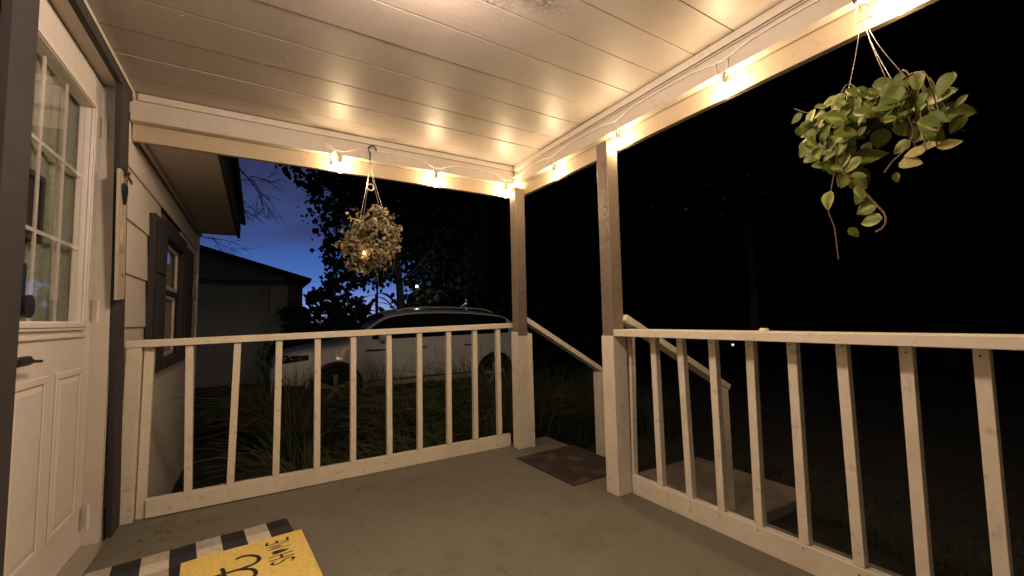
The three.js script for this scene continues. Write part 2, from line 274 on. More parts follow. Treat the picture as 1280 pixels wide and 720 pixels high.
// ---------------------------------------------------------------- hanging wooden sign on the casing
{
  const s = thing('wooden_sign', 'narrow whitewashed plank sign with black heart hanging on the door casing', 'sign', [.031, 0, 0]);
  // plank leaning with the casing; face texture: faded script and blocks of colour
  const c = document.createElement('canvas'); c.width = 128; c.height = 640; const x = c.getContext('2d');
  x.fillStyle = '#a89c8c'; x.fillRect(0, 0, 128, 640); const rr = rng(77);
  for (let i = 0; i < 260; i++) { x.fillStyle = `rgba(${120 + rr() * 90 | 0},${110 + rr() * 85 | 0},${95 + rr() * 80 | 0},.22)`; x.fillRect(rr() * 128, rr() * 640, 2 + rr() * 3, 20 + rr() * 80); }
  x.strokeStyle = '#8a7c6c'; x.lineWidth = 9; x.beginPath(); x.moveTo(60, 130); x.bezierCurveTo(50, 180, 50, 200, 62, 215); x.bezierCurveTo(80, 200, 90, 190, 105, 215); x.lineTo(112, 235); x.stroke();
  x.fillStyle = '#c6a982'; x.fillRect(18, 285, 60, 62); x.fillStyle = '#a89468'; x.beginPath(); x.arc(84, 325, 16, 0, 7); x.fill(); x.fillStyle = '#8f8675'; x.fillRect(16, 372, 84, 44);
  x.fillStyle = '#5e564c'; x.beginPath(); x.arc(82, 520, 13, 0, 7); x.fill(); x.fillStyle = '#978b7a'; x.fillRect(28, 470, 12, 90);
  const t = new THREE.CanvasTexture(c); t.colorSpace = THREE.SRGBColorSpace;
  const pl = part('plank', bx(-.001, .011, -.31, .31, -.062, .062, .002), std({ map: paintTex([.50, .45, .37], [.3, .26, .2], .5, 119), roughness: .8 }), s);
  const fg = new THREE.PlaneGeometry(.120, .612); fg.rotateY(Math.PI / 2); fg.translate(.0122, 0, 0); part('painted_face', fg, std({ map: t, roughness: .8 }), pl);
  const hs = new THREE.Shape(); hs.moveTo(0, -.055); hs.bezierCurveTo(.03, -.02, .05, .01, .035, .035); hs.bezierCurveTo(.02, .05, .004, .04, 0, .022); hs.bezierCurveTo(-.004, .04, -.02, .05, -.035, .035); hs.bezierCurveTo(-.05, .01, -.03, -.02, 0, -.055);
  const hg = new THREE.ExtrudeGeometry(hs, { depth: .005, bevelEnabled: true, bevelSize: .002, bevelThickness: .002, bevelSegments: 2 }); hg.rotateY(Math.PI / 2); hg.translate(.014, .205, 0); part('heart', uvm(hg), M.black, s, 'black heart');
  part('bow', merge([uvm(bar([.02, .335, .045], [.024, .285, -.03], .022, .006, [1, 0, 0])), uvm(bar([.022, .30, .01], [.03, .265, -.058], .02, .006, [1, 0, 0])), uvm(new THREE.SphereGeometry(.011, 10, 8).translate(.026, .302, -.002))]), M.dark, s, 'dark ribbon bow');
  part('cord', tube([[.016, .24, 0], [.02, .27, .008], [.022, .3, 0]], .0022, 8, 5), M.backing, s);
  s.position.set(.031, 1.445, .262); s.rotation.x = .084;
}

// ---------------------------------------------------------------- posts and railings
{
  const pA = thing('porch_post', 'brown porch post at the far corner with cream boxed base', 'post');
  part('shaft', bx(2.362, 2.450, .872, 2.06, .04, .125, .004), M.post, pA);
  part('boxed_base', bx(2.352, 2.462, 0, .90, .034, .120, .004), M.rail, pA); part('corner_strip', bar([2.482, 0, .112], [2.478, .885, .108], .034, .03), M.rail, pA);
  const pB = thing('porch_post', 'brown porch post nearer the camera beside the long front railing', 'post');
  const sb = part('shaft', bx(2.362, 2.450, .875, 2.055, 1.072, 1.160, .004), M.post, pB);
  // curled flakes of paint on the edge that faces the door
  const fl = []; const rr = rng(31); for (let i = 0; i < 46; i++) { const y = 1.42 + rr() * .52, w = .006 + rr() * .012; const g = new THREE.SphereGeometry(1, 6, 5); g.scale(.0016 + rr() * .0016, .006 + rr() * .014, w * .6); g.rotateX((rr() - .5) * 1.2); g.translate(2.362 - .0005, y, 1.15 - rr() * rr() * .05); fl.push(uvm(g)); }
  part('peeling_paint', merge(fl), std({ map: M.post.map, roughness: .16 }), sb);
  part('boxed_base', bx(2.355, 2.462, 0, .895, 1.068, 1.165, .004), M.rail, pB); part('corner_strip', bar([2.487, 0, 1.157], [2.512, .89, 1.153], .036, .03), M.rail, pB);
}
const rr = rng(41);
{
  const r = thing('end_railing', 'cream wooden railing across the porch end in front of the car', 'railing');
  const yr = x => .912 + .016 * x;   // the rail rises a little towards the corner
  part('top_rail', bar([.02, yr(0), -.03], [2.385, yr(2.4), -.03], .038, .09, [0, 0, 1]), M.rail, r);
  part('bottom_rail', bar([.125, .052, -.02], [2.352, .046, -.02], .094, .04, [0, 0, 1]), M.rail, r);
  part('end_post', bar([.047, 0, -.02], [.055, .895, -.02], .062, .06, [0, 0, 1]), M.rail, r);
  part('baluster', bar([.104, .0, -.04], [.113, .895, -.04], .042, .036, [0, 0, 1]), M.rail, r);
  const bt = [[.302, .287], [.494, .512], [.72, .725], [.944, .94], [1.16, 1.156], [1.396, 1.391], [1.61, 1.608], [1.833, 1.834], [2.048, 2.05], [2.256, 2.255]];
  for (const [b, t] of bt) part('baluster', bar([b, .098, -.018 + (rr() - .5) * .004], [t, yr(t) - .02, -.018 + (rr() - .5) * .004], .036, .036, [0, 0, 1]), M.rail, r);
  { const L = [], ng = new THREE.SphereGeometry(.0032, 8, 6).scale(1, 1, .4); for (const [b] of bt) L.push(ng.clone().translate(b + (rr() - .5) * .012, .06 + rr() * .025, .0005)); part('nail_head', merge(L), M.iron, r).userData.kind = 'stuff'; }
}
{
  const r = thing('front_railing', 'long cream wooden railing along the porch front at right', 'railing');
  part('top_rail', bar([2.43, .913, 1.163], [2.43, .913, 5.15], .038, .14, [1, 0, 0]), M.rail, r);
  part('bottom_rail', bar([2.476, .05, 1.17], [2.476, .05, 5.15], .10, .038, [1, 0, 0]), M.rail, r);
  const zb = [[1.363, 1.358], [1.543, 1.528], [1.71, 1.707], [1.88, 1.887], [2.055, 2.058], [2.232, 2.228], [2.405, 2.41], [2.578, 2.582], [2.76, 2.76]]; for (let z = 2.93; z < 5.1; z += .175) zb.push([z, z]);
  for (const [b, t] of zb) part('baluster', bar([2.478, .101, b], [2.476, .893, t], .036, .036, [1, 0, 0]), M.rail, r);
  { const L = [], ng = new THREE.SphereGeometry(.0032, 8, 6).scale(.4, 1, 1); for (const [b, t] of zb) { L.push(ng.clone().translate(2.4570, .07 + rr() * .02, b + (rr() - .5) * .012), ng.clone().translate(2.4575, .862 + rr() * .02, t + (rr() - .5) * .01)); } part('nail_head', merge(L), M.iron, r).userData.kind = 'stuff'; }
  const chip = uvm(new THREE.CylinderGeometry(.014, .02, .012, 10).scale(1.3, 1, 1)); chip.translate(2.46, .9385, 1.955); single('rail_knob', chip, M.rail, 'small pale round cap on top of the front railing', 'cap');
}
{ // stair handrails, step, landing slab
  const mk = (z, label, x1, y1) => {
    const r = thing('stair_handrail', label, 'handrail');
    part('sloping_rail', bar([2.45, 1.0, z], [x1, y1, z], .038, .088, [0, 0, 1]), M.rail, r);
    part('newel', bar([x1 - .05, -.42, z], [x1 - .055, y1 + .012, z], .085, .07, [0, 0, 1]), M.rail, r);
  };
  mk(.07, 'cream sloping handrail of the steps beside the far corner post', 3.30, .505); mk(1.14, 'cream sloping handrail of the steps behind the long front railing', 3.43, .50);
  const st = thing('porch_step', 'wooden step below the porch opening between the posts', 'step');
  part('tread', bx(2.745, 3.04, -.21, -.17, .12, 1.10, .006), M.concrete, st); for (const z of [.16, 1.02]) part('riser_block', bx(2.77, 3.0, -.42, -.211, z, z + .05), M.backing, st);
  const pad = struct('landing_slab', bx(3.36, 4.24, -.46, -.345, .17, 1.17, .012), M.concrete); pad.rotation.y = -.03; pad.userData.label = 'concrete landing slab at the foot of the steps';
}

// ---------------------------------------------------------------- string of bulbs
{
  const s = thing('string_lights', 'string of glowing clear bulbs along the porch beams', 'string lights');
  const Y0 = 2.118;
  const bulbs = [[1.061, .002], [1.738, .002], [2.347, .002], [2.440, .548], [2.440, 1.186], [2.440, 1.864], [2.440, 2.480], [2.446, 3.11], [2.446, 3.74], [2.446, 4.37]];
  const glow = std({ color: new THREE.Color().setRGB(.9, .8, .65), emissive: new THREE.Color().setRGB(1, .80, .50), emissiveIntensity: 7, roughness: .2 });
  const bulbGeo = lathe([[.0001, -.066], [.012, -.063], [.0195, -.054], [.0225, -.043], [.0215, -.030], [.017, -.016], [.0125, -.004], [.0115, .002], [.0001, .002]], 20);
  const sockGeo = lathe([[.0001, .044], [.008, .043], [.0125, .038], [.0145, .028], [.0145, .004], [.0155, .001], [.0155, -.004], [.0118, -.004]], 16);
  const sockMat = std({ color: new THREE.Color().setRGB(.42, .36, .28), roughness: .45 });
  for (const [x, z] of bulbs) {
    const sk = part('socket', sockGeo, sockMat, s); sk.position.set(x, Y0 - .046, z);
    const b = part('bulb', bulbGeo, glow, sk); b.position.y = -.004; b.castShadow = false;
    const l = new THREE.PointLight(new THREE.Color().setRGB(...BULB_COL), BULB_CD, 0, 2); l.position.set(x, Y0 - .046 - .042, z); l.castShadow = true; l.name = 'bulb_light'; scene.add(l);
  }
  // cable stapled to the inner boards, dropping to each socket under the board
  const xs = XB - .006, cab = [];
  const rr = rng(61);
  const endPts = [[.97, 2.150, .026]]; for (const [x, z] of bulbs.slice(0, 3)) endPts.push([x - .10, 2.172 + rr() * .01, .026], [x - .03, 2.145, .027], [x + .03, 2.148, .027], [x + .12, 2.176, .026]);
  endPts.push([2.40, 2.17, .03], [xs, 2.175, .08]); cab.push(tube(endPts.filter(p => p[0] < 2.415), .0035, 90, 6));
  const fp = [[xs, 2.175, .08]]; for (const [x, z] of bulbs.slice(3)) fp.push([xs, 2.182 + rr() * .012, z - .10], [xs, 2.172, z - .03], [xs, 2.172, z + .03], [xs, 2.186 + rr() * .012, z + .12]); fp.push([xs, 2.18, 5.0]); cab.push(tube(fp, .0035, 220, 6));
  for (const [x, z] of bulbs.slice(0, 3)) for (const d of [-1, 1]) cab.push(tube([[x + d * .03, 2.147, .027], [x + d * .026, 2.118, .030], [x + d * .014, 2.098, z + .016], [x + d * .004, 2.112, z]], .003, 10, 5));
  for (const [x, z] of bulbs.slice(3)) for (const d of [-1, 1]) cab.push(tube([[xs, 2.172, z + d * .03], [xs - .002, 2.130, z + d * .026], [x - .016, 2.098, z + d * .014], [x, 2.112, z + d * .004]], .003, 10, 5));
  part('cable', merge(cab), M.white, s);
  // a second thin line running straight along the front board
  single('wire', merge([tube([[xs - .001, 2.222, .06], [xs - .001, 2.218, 1.4], [xs - .001, 2.222, 3], [xs - .001, 2.22, 5]], .0028, 60, 5)]), M.white, 'thin white wire running straight along the top of the front beam', 'wire');
}
function hookGeo(h) { return merge([tube([[0, h, 0], [0, .055, 0]], .0035, 4, 6), tube([[0, .06, 0], [.0, .04, .002], [.012, .018, .004], [.03, .014, .004], [.043, .028, .003], [.044, .046, .002]], .0042, 18, 6)]); }
{ // hooks in the beams
  const h1 = single('ceiling_hook', merge([tube([[0, -.045, 0], [0, .01, 0], [-.012, .028, 0], [-.004, .05, 0], [.018, .058, 0], [.036, .048, 0], [.042, .03, 0]], .0048, 30, 7), tube([[0, -.045, 0], [.0, -.055, 0], [.006, -.062, 0], [0, -.07, 0], [-.006, -.062, 0], [0, -.055, 0]], .002, 16, 5)]), M.iron, 'dark open hook holding the bushy hanging basket by the end beam', 'hook');
  h1.position.set(1.245, 2.15, .055);
  const h2 = single('ceiling_hook', merge([tube([[0, -.05, 0], [-.002, .0, 0], [.002, .022, 0], [.018, .036, 0], [.034, .034, 0]], .0044, 22, 7), uvm(new THREE.SphereGeometry(.012, 10, 8).scale(1, 1.3, 1).translate(.004, -.045, 0))]), M.white, 'white cup hook beside the first bulb on the end beam', 'hook');
  h2.position.set(1.0, 2.095, .03);
  const h3 = thing('plant_bracket', 'dark iron hook above the leafy basket on the front beam', 'hook', [2.36, 2.09, 2.385]);
  part('arm', uvm(bar([.055, .13, .0], [.0, .045, .0], .02, .024, [0, 0, 1], .004)), M.iron, h3); part('eye', merge([tube([[0, .05, 0], [0, .02, 0], [.012, .0, 0], [.0, -.016, 0], [-.012, -.004, 0], [-.008, .012, 0]], .0038, 20, 6)]), M.iron, h3);
}
// ---------------------------------------------------------------- hanging basket with variegated leaves
function leafGeo(w, bend, seed) {             // unit-length leaf along +x, a little thickness from its curl
  const r = rng(seed), NL = 8, NW = 4, pos = [], uv = [], idx = [];
  for (let i = 0; i <= NL; i++) { const t = i / NL, half = w * Math.pow(Math.sin(Math.PI * Math.pow(t, .82)), .75) * (1 - .15 * t);
    for (let j = 0; j <= NW; j++) { const s = j / NW * 2 - 1; pos.push(t, -bend * t * t + .10 * Math.abs(s) * half * 2 + .012 * Math.sin(t * 9 + s * 2 + seed), s * half); uv.push(t, j / NW); } }
  for (let i = 0; i < NL; i++) for (let j = 0; j < NW; j++) { const a = i * (NW + 1) + j, b = a + NW + 1; idx.push(a, a + 1, b, b, a + 1, b + 1); }
  const g = new THREE.BufferGeometry(); g.setAttribute('position', new THREE.Float32BufferAttribute(pos, 3)); g.setAttribute('uv', new THREE.Float32BufferAttribute(uv, 2)); g.setIndex(idx); g.computeVertexNormals(); return g;
}
function leafTex(kind, seed) {
  const n = noiseTile(seed);
  return tex((u, v) => { const c = Math.abs(v - .5) * 2, a = n(u, v, 6, 3), b = n(u, (v + .4) % 1, 12, 2);
    const vein = Math.exp(-Math.pow(c / .06, 2)) * .5 + .2 * Math.pow(Math.max(0, Math.sin((u * 1.0 + c * .28) * 50)), 8);
    let g = [.076 + .045 * a, .108 + .05 * a, .008 + .006 * a];
    if (kind === 1) { const m = smooth(.5, .2, c + (a - .5) * .6); g = g.map((q, i) => lerp(q, [.30, .34, .06][i], m * .75)); }
    if (kind === 2) { const m = smooth(.25, .75, c + (a - .5) * .7); g = g.map((q, i) => lerp(q, [.36, .38, .08][i], m * .75)); }
    if (kind === 3) { const m = smooth(.3, .7, b); g = [.24 + .1 * a, .23 + .08 * a, .075].map((q, i) => lerp(q, [.40, .36, .15][i], m * .7)); }
    return g.map(q => q * (1 + vein * .5)); }, 128);
}
{
  const B = [2.42, 1.67, 2.41];
  const p = thing('hanging_plant', 'trailing green and cream leaved plant in a basket at right', 'hanging plant', [B[0], B[1] - .022, B[2] - .004]); p.scale.setScalar(.95);
  part('pot', lathe([[.0001, -.02], [.05, -.02], [.058, -.012], [.07, .06], [.077, .062], [.077, .075], [.069, .075], [.066, .05], [.0001, .045]], 28), M.dark, p, 'dark plastic hanging pot');
  part('soil', new THREE.CylinderGeometry(.066, .066, .01, 20).translate(0, .055, 0), M.soil, p);
  const top = [-.05, .443, -.012];
  part('wire', merge([[.1, .07, .03], [-.06, .07, -.08], [.02, .07, .105], [-.05, .075, .07]].map(q => tube([top, [lerp(top[0], q[0], .25), .31, lerp(top[2], q[2], .2)], q], .0012, 10, 5)).concat([tube([top, [-.05, .42, .012], [-.045, .39, .008], [-.045, .375, .02]], .002, 10, 5), tube([top, [-.05, .42, -.03], [-.045, .375, -.03]], .002, 10, 5), tube([[-.045, .38, -.03], [-.045, .38, .02]], .002, 4, 5)])), M.steel, p);
  const mats = [0, 0, 0, 1, 2, 3].map((k, i) => new THREE.MeshStandardMaterial({ map: leafTex(k, 200 + i), roughness: .55, side: THREE.DoubleSide }));
  const geos = [[.37, .16, 1], [.41, .26, 2], [.34, .1, 3], [.38, .34, 4]].map(a => leafGeo(...a));
  const stems = [], r = rng(99);
  const hero = [[2.197, 1.733, 195, .075, 0], [2.205, 1.631, 215, .087, 0], [2.354, 1.667, 10, .103, 0], [2.407, 1.615, 250, .09, 0], [2.33, 1.581, 250, .096, 0], [2.386, 1.551, 15, .13, 0], [2.312, 1.489, 260, .095, 0], [2.3, 1.539, 300, .06, 0], [2.266, 1.56, 275, .097, 0], [2.268, 1.412, 250, .089, 4], [2.348, 1.374, 200, .093, 3], [2.357, 1.328, 180, .093, 4], [2.353, 1.427, 285, .07, 4], [2.376, 1.451, 310, .07, 0], [2.3, 1.295, 300, .058, 0], [2.432, 1.47, 265, .047, 5], [2.502, 1.481, 350, .075, 5], [2.533, 1.54, 5, .087, 5], [2.465, 1.562, 205, .071, 4], [2.519, 1.607, 300, .06, 3], [2.534, 1.647, 180, .118, 4], [2.555, 1.576, 215, .093, 3], [2.588, 1.642, 345, .129, 0], [2.574, 1.689, 10, .107, 3], [2.548, 1.723, 5, .084, 4], [2.556, 1.67, 330, .071, 0], [2.585, 1.524, 10, .069, 5], [2.576, 1.591, 290, .082, 0], [2.473, 1.744, 200, .133, 4], [2.403, 1.761, 190, .11, 4], [2.453, 1.693, 310, .096, 0], [2.266, 1.75, 230, .087, 0], [2.269, 1.666, 250, .098, 0], [2.257, 1.607, 240, .073, 0], [2.328, 1.736, 200, .074, 0], [2.292, 1.781, 185, .087, 4], [2.367, 1.755, 30, .074, 3], [2.479, 1.607, 280, .059, 0], [2.516, 1.509, 180, .07, 5]];
  const put = (x, y, z, deg, len, k, lean) => {
    const m = part('leaf', geos[Math.floor(r() * 4)], mats[k], p); len *= .80; m.scale.setScalar(len); m.scale.z *= .85 + r() * .3;
    const a = deg * Math.PI / 180, dir = new THREE.Vector3((r() - .5) * .5, Math.sin(a), Math.cos(a)).normalize();
    let up = new THREE.Vector3(-1 + (r() - .5) * .8, lean * .55 + (r() - .5) * .5, (r() - .5) * .9); up.addScaledVector(dir, -up.dot(dir)).normalize();
    const side = new THREE.Vector3().crossVectors(dir, up); m.quaternion.setFromRotationMatrix(new THREE.Matrix4().makeBasis(dir, up, side));
    m.position.set(x - B[0], y - B[1], z - B[2]).addScaledVector(dir, -len * .5);
    return m.position.clone();
  };
  for (const [z, y, deg, len, k] of hero) { const x = 2.40 + (r() - .6) * .14; const q = put(x, y, z, deg, len, k, .75); if (y > 1.5) stems.push(tube([[q.x * .2, .08, q.z * .25], [q.x * .7, Math.max(.11, q.y + .05), q.z * .75], [q.x, q.y, q.z]], .0022, 10, 5)); }
  const fill = (n, cz, cy, rz, ry, k0) => { for (let i = 0; i < n; i++) { const th = r() * 6.283, q = Math.sqrt(r()); const z = cz + Math.cos(th) * rz * q, y = cy + Math.sin(th) * ry * q, x = 2.37 + (r() - .55) * .24; put(x, y, z, 180 + (r() * 200 - 10), .045 + r() * .048, r() < .62 ? Math.floor(r() * 3) : (r() < .55 ? 3 : 4), .9); } };
  fill(46, 2.29, 1.66, .10, .12); fill(34, 2.40, 1.70, .14, .06); fill(26, 2.545, 1.64, .08, .085); fill(16, 2.32, 1.56, .06, .08); fill(7, 2.345, 1.46, .04, .07); fill(7, 2.37, 1.77, .16, .03);
  for (let i = 0; i < 34; i++) put(2.285 + r() * .05, 1.655 + r() * .10, 2.335 + r() * .16, 180 + r() * 190, .052 + r() * .045, r() < .6 ? 0 : 3 + Math.floor(r() * 2), .7);
  // trailing stems
  const S = (pts, w) => stems.push(tube(pts.map(([x, y, z]) => [x - B[0], y - B[1], z - B[2]]), w * .8, 24, 5));
  S([[2.37, 1.70, 2.33], [2.33, 1.62, 2.31], [2.33, 1.52, 2.315], [2.34, 1.44, 2.36], [2.35, 1.37, 2.40], [2.35, 1.32, 2.425], [2.35, 1.285, 2.42], [2.35, 1.27, 2.395]], .004);
  S([[2.37, 1.66, 2.31], [2.34, 1.55, 2.30], [2.34, 1.46, 2.28], [2.345, 1.38, 2.262], [2.35, 1.31, 2.275], [2.35, 1.24, 2.278], [2.35, 1.19, 2.28]], .0025);
  S([[2.40, 1.72, 2.52], [2.37, 1.66, 2.50], [2.36, 1.58, 2.51], [2.35, 1.53, 2.49], [2.35, 1.50, 2.455], [2.35, 1.47, 2.432]], .0032);
  S([[2.40, 1.74, 2.30], [2.37, 1.76, 2.25], [2.36, 1.79, 2.20], [2.36, 1.82, 2.165]], .0025);
  S([[2.38, 1.72, 2.47], [2.33, 1.745, 2.50], [2.32, 1.725, 2.54], [2.33, 1.70, 2.52]], .003);
  S([[2.36, 1.70, 2.36], [2.33, 1.66, 2.37], [2.33, 1.60, 2.35]], .003); S([[2.36, 1.72, 2.42], [2.33, 1.69, 2.43], [2.33, 1.63, 2.45]], .003);
  part('stem', merge(stems), std({ color: new THREE.Color().setRGB(.16, .095, .05), roughness: .7 }), p);
}
// ---------------------------------------------------------------- bushy basket by the end beam
{
  const B = [1.262, 1.60, .06];
  const p = thing('hanging_basket', 'bushy dry looking plant in a basket hung by the end railing', 'hanging plant', B);
  part('pot', lathe([[.0001, -.07], [.05, -.07], [.07, -.05], [.09, .03], [.095, .035], [.0001, .03]], 24), M.dark, p);
  const top = [-.017, .475, -.005];
  const ring = new THREE.TorusGeometry(.022, .0045, 8, 24); ring.translate(-.014, .315, 0);
  part('hanger_ring', ring, M.white, p);
  part('wire', merge([[.11, .03, .02], [-.10, .03, .05], [-.05, .03, -.1], [.05, .04, .1]].map(q => tube([top, [lerp(top[0], q[0], .35), .3, lerp(top[2], q[2], .35)], q], .0012, 10, 5))), M.steel, p);
  const r = rng(123), lg = leafGeo(.34, .3, 7), list = [], col = [];
  const cols = [[.23, .18, .10], [.15, .13, .065], [.29, .215, .12], [.40, .31, .19], [.14, .145, .06]];
  const m4 = new THREE.Matrix4(), cl = [];
  for (let i = 0; i < 26; i++) { const th = r() * 6.283, ph = Math.acos(1 - 1.7 * r()); const q = .11 + r() * .055; cl.push([Math.sin(ph) * Math.cos(th) * q * .95, Math.cos(ph) * q * 1.1 - .01, Math.sin(ph) * Math.sin(th) * q]); }
  for (let i = 0; i < 9; i++) cl.push([(r() - .45) * .16, -.10 - r() * .16, (r() - .5) * .14]);
  const wisp = []; for (let i = 0; i < 22; i++) { const a = r() * 6.283, l = .125 + r() * .06, y = .02 - r() * .16, e = [Math.cos(a) * l * 1.05, y - r() * .10, Math.sin(a) * l * .8]; wisp.push(tube([[e[0] * .4, .05, e[2] * .4], [e[0] * .8, y + .03, e[2] * .8], e], .0012, 8, 4)); for (let k = 0; k < 3; k++) cl.push(e.map((v, q) => v * (q === 1 ? 1 : .75 + .12 * k))); }
  for (let i = 0; i < 2600; i++) {
    const c = cl[Math.floor(r() * cl.length)], s = .015 + r() * .022, n = new THREE.Vector3(r() - .5, r() - .5, r() - .5).normalize();
    const g = lg.clone(); const e = new THREE.Euler(r() * 6, r() * 6, r() * 6); m4.compose(new THREE.Vector3(c[0] + n.x * .06 * r() * 1.3, c[1] + n.y * .06 * r() * 1.3, c[2] + n.z * .06 * r() * 1.3), new THREE.Quaternion().setFromEuler(e), new THREE.Vector3(s, s, s)); g.applyMatrix4(m4);
    const h = g.toNonIndexed(), cc = cols[Math.floor(r() * 5)], k = .7 + r() * .6, ca = new Float32Array(h.attributes.position.count * 3); for (let q = 0; q < ca.length; q += 3) { ca[q] = cc[0] * k; ca[q + 1] = cc[1] * k; ca[q + 2] = cc[2] * k; } h.setAttribute('color', new THREE.BufferAttribute(ca, 3)); list.push(h);
  }
  const f = part('foliage', mergeGeometries(list), std({ vertexColors: true, roughness: .6, side: THREE.DoubleSide }), p); f.userData.kind = 'stuff';
  const st = []; for (let i = 0; i < 14; i++) { const a = r() * 6.28, l = .12 + r() * .2; st.push(tube([[Math.cos(a) * .08, .03, Math.sin(a) * .08], [Math.cos(a) * .15, -.02, Math.sin(a) * .15], [Math.cos(a) * .13, -l, Math.sin(a) * .13]], .0016, 8, 4)); }
  part('stem', merge(st.concat(wisp)), std({ color: new THREE.Color().setRGB(.12, .075, .04), roughness: .8 }), p);
}
// ---------------------------------------------------------------- mats and litter on the floor
{
  const c = document.createElement('canvas'); c.width = 820; c.height = 1200; const x = c.getContext('2d'), r = rng(8);
  // stripes run along the long side, toned in cross bands
  for (let i = 0; i < 8; i++) for (let j = 0; j < 12; j++) { x.fillStyle = i % 2 === 0 ? (j % 2 ? '#2f2a30' : '#1f1b20') : (j % 2 ? '#c6bca8' : '#a49d90'); x.fillRect(820 - (i + 1) * 102.5, j * 100, 103, 101); }
  const im = x.getImageData(0, 0, 820, 1200); for (let j = 0; j < 1200; j++) for (let i = 0; i < 820; i++) { const k = (j * 820 + i) * 4, w = ((i % 4 < 2) ^ (j % 4 < 2) ? 1.07 : .92) * (.93 + .14 * N2(i / 820, j / 1200, 40, 2)); for (let q = 0; q < 3; q++) im.data[k + q] = Math.min(255, im.data[k + q] * w); } x.putImageData(im, 0, 0);
  const t = new THREE.CanvasTexture(c); t.colorSpace = THREE.SRGBColorSpace;
  const mk = (w, l, th, wave, seed) => { // mat in its own plane: x along its far edge, z towards the camera
    const nx = 40, nz = 50, pos = [], uv = [], idx = [], n = noiseTile(seed);
    const H = (u, v) => .004 + wave * (n(u * .9, v * .9, 4, 2) - .3) * (1 - smooth(.1, .4, Math.min(v, 1 - v) * 2) * .6);
    for (let s = 0; s < 2; s++) for (let j = 0; j <= nz; j++) for (let i = 0; i <= nx; i++) { const u = i / nx, v = j / nz; pos.push(u * w, s ? Math.max(.001, H(u, v) - th) : H(u, v) + th * .2, v * l); uv.push(u, 1 - v); }
    const P = (nx + 1) * (nz + 1), I = (s, i, j) => s * P + j * (nx + 1) + i;
    for (let j = 0; j < nz; j++) for (let i = 0; i < nx; i++) { idx.push(I(0, i, j), I(0, i, j + 1), I(0, i + 1, j), I(0, i + 1, j), I(0, i, j + 1), I(0, i + 1, j + 1)); idx.push(I(1, i, j), I(1, i + 1, j), I(1, i, j + 1), I(1, i + 1, j), I(1, i + 1, j + 1), I(1, i, j + 1)); }
    const edge = (a, b, c2, d2) => idx.push(a, b, c2, c2, b, d2);
    for (let i = 0; i < nx; i++) { edge(I(0, i, 0), I(0, i + 1, 0), I(1, i, 0), I(1, i + 1, 0)); edge(I(0, i + 1, nz), I(0, i, nz), I(1, i + 1, nz), I(1, i, nz)); }
    for (let j = 0; j < nz; j++) { edge(I(0, 0, j + 1), I(0, 0, j), I(1, 0, j + 1), I(1, 0, j)); edge(I(0, nx, j), I(0, nx, j + 1), I(1, nx, j), I(1, nx, j + 1)); }
    const g = new THREE.BufferGeometry(); g.setAttribute('position', new THREE.Float32BufferAttribute(pos, 3)); g.setAttribute('uv', new THREE.Float32BufferAttribute(uv, 2)); g.setIndex(idx); return toCreasedNormals(g, .9);
  };
  const rug = single('woven_rug', mk(.75, 1.10, .008, .014, 51), std({ map: t, roughness: .95, bumpMap: bumpFine, bumpScale: .002 }), 'black and cream checked woven rug in front of the door', 'rug');
  rug.position.set(.012, .001, .500); rug.rotation.y = .128;
  const c2 = document.createElement('canvas'); c2.width = 900; c2.height = 1400; const y = c2.getContext('2d');
  y.fillStyle = '#d6bd68'; y.fillRect(0, 0, 900, 1400);
  const im2 = y.getImageData(0, 0, 900, 1400); for (let j = 0; j < 1400; j++) for (let i = 0; i < 900; i++) { const k = (j * 900 + i) * 4, w = .92 + .14 * N2(i / 900, j / 1400, 60, 1) * .6 + .10 * (N1(i / 900, j / 1400, 5, 3)); for (let q = 0; q < 3; q++) im2.data[k + q] = Math.min(255, im2.data[k + q] * w); } y.putImageData(im2, 0, 0);
  // lettering reads from the side: its top points to the door (canvas left), its line runs to canvas top
  y.save(); y.translate(0, 1400); y.rotate(-Math.PI / 2); y.fillStyle = '#241c14'; y.strokeStyle = '#241c14'; y.lineCap = 'round'; y.lineJoin = 'round';
  // now x runs along the long side towards the far edge (0..1400), y across (0..900)
  const L = (pts, w) => { y.lineWidth = w; y.beginPath(); y.moveTo(pts[0][0], pts[0][1]); for (let i = 1; i + 2 < pts.length; i += 3) y.bezierCurveTo(...pts[i], ...pts[i + 1], ...pts[i + 2]); y.stroke(); };
  // capitals: S H heart M E
  const cap = (x0, f) => { y.save(); y.translate(x0, 598); y.scale(.85, 1.3); f(); y.restore(); };
  cap(884, () => L([[64, 14], [40, -10], [8, 4], [14, 36], [20, 66], [66, 62], [64, 100], [60, 132], [18, 132], [2, 108]], 17));
  cap(968, () => { L([[8, 0], [6, 40], [10, 90], [6, 130]], 17); L([[76, 0], [78, 40], [74, 90], [78, 130]], 17); L([[8, 66], [30, 62], [50, 68], [76, 64]], 16); });
  cap(1056, () => { y.beginPath(); y.moveTo(45, 120); y.bezierCurveTo(0, 75, -2, 20, 24, 16); y.bezierCurveTo(38, 14, 44, 26, 45, 36); y.bezierCurveTo(47, 26, 54, 14, 68, 18); y.bezierCurveTo(94, 24, 90, 75, 45, 120); y.fill(); });
  cap(1156, () => L([[2, 130], [8, 90], [10, 40], [16, 4], [26, 40], [34, 60], [42, 84], [52, 60], [60, 40], [70, 4], [76, 40], [80, 90], [86, 130]], 12));
  cap(1256, () => { L([[8, 2], [6, 40], [8, 90], [6, 130]], 17); L([[8, 4], [30, 2], [50, 0], [68, 8]], 16); L([[8, 64], [26, 62], [40, 62], [54, 66]], 15); L([[6, 128], [30, 130], [54, 126], [72, 134]], 16); });
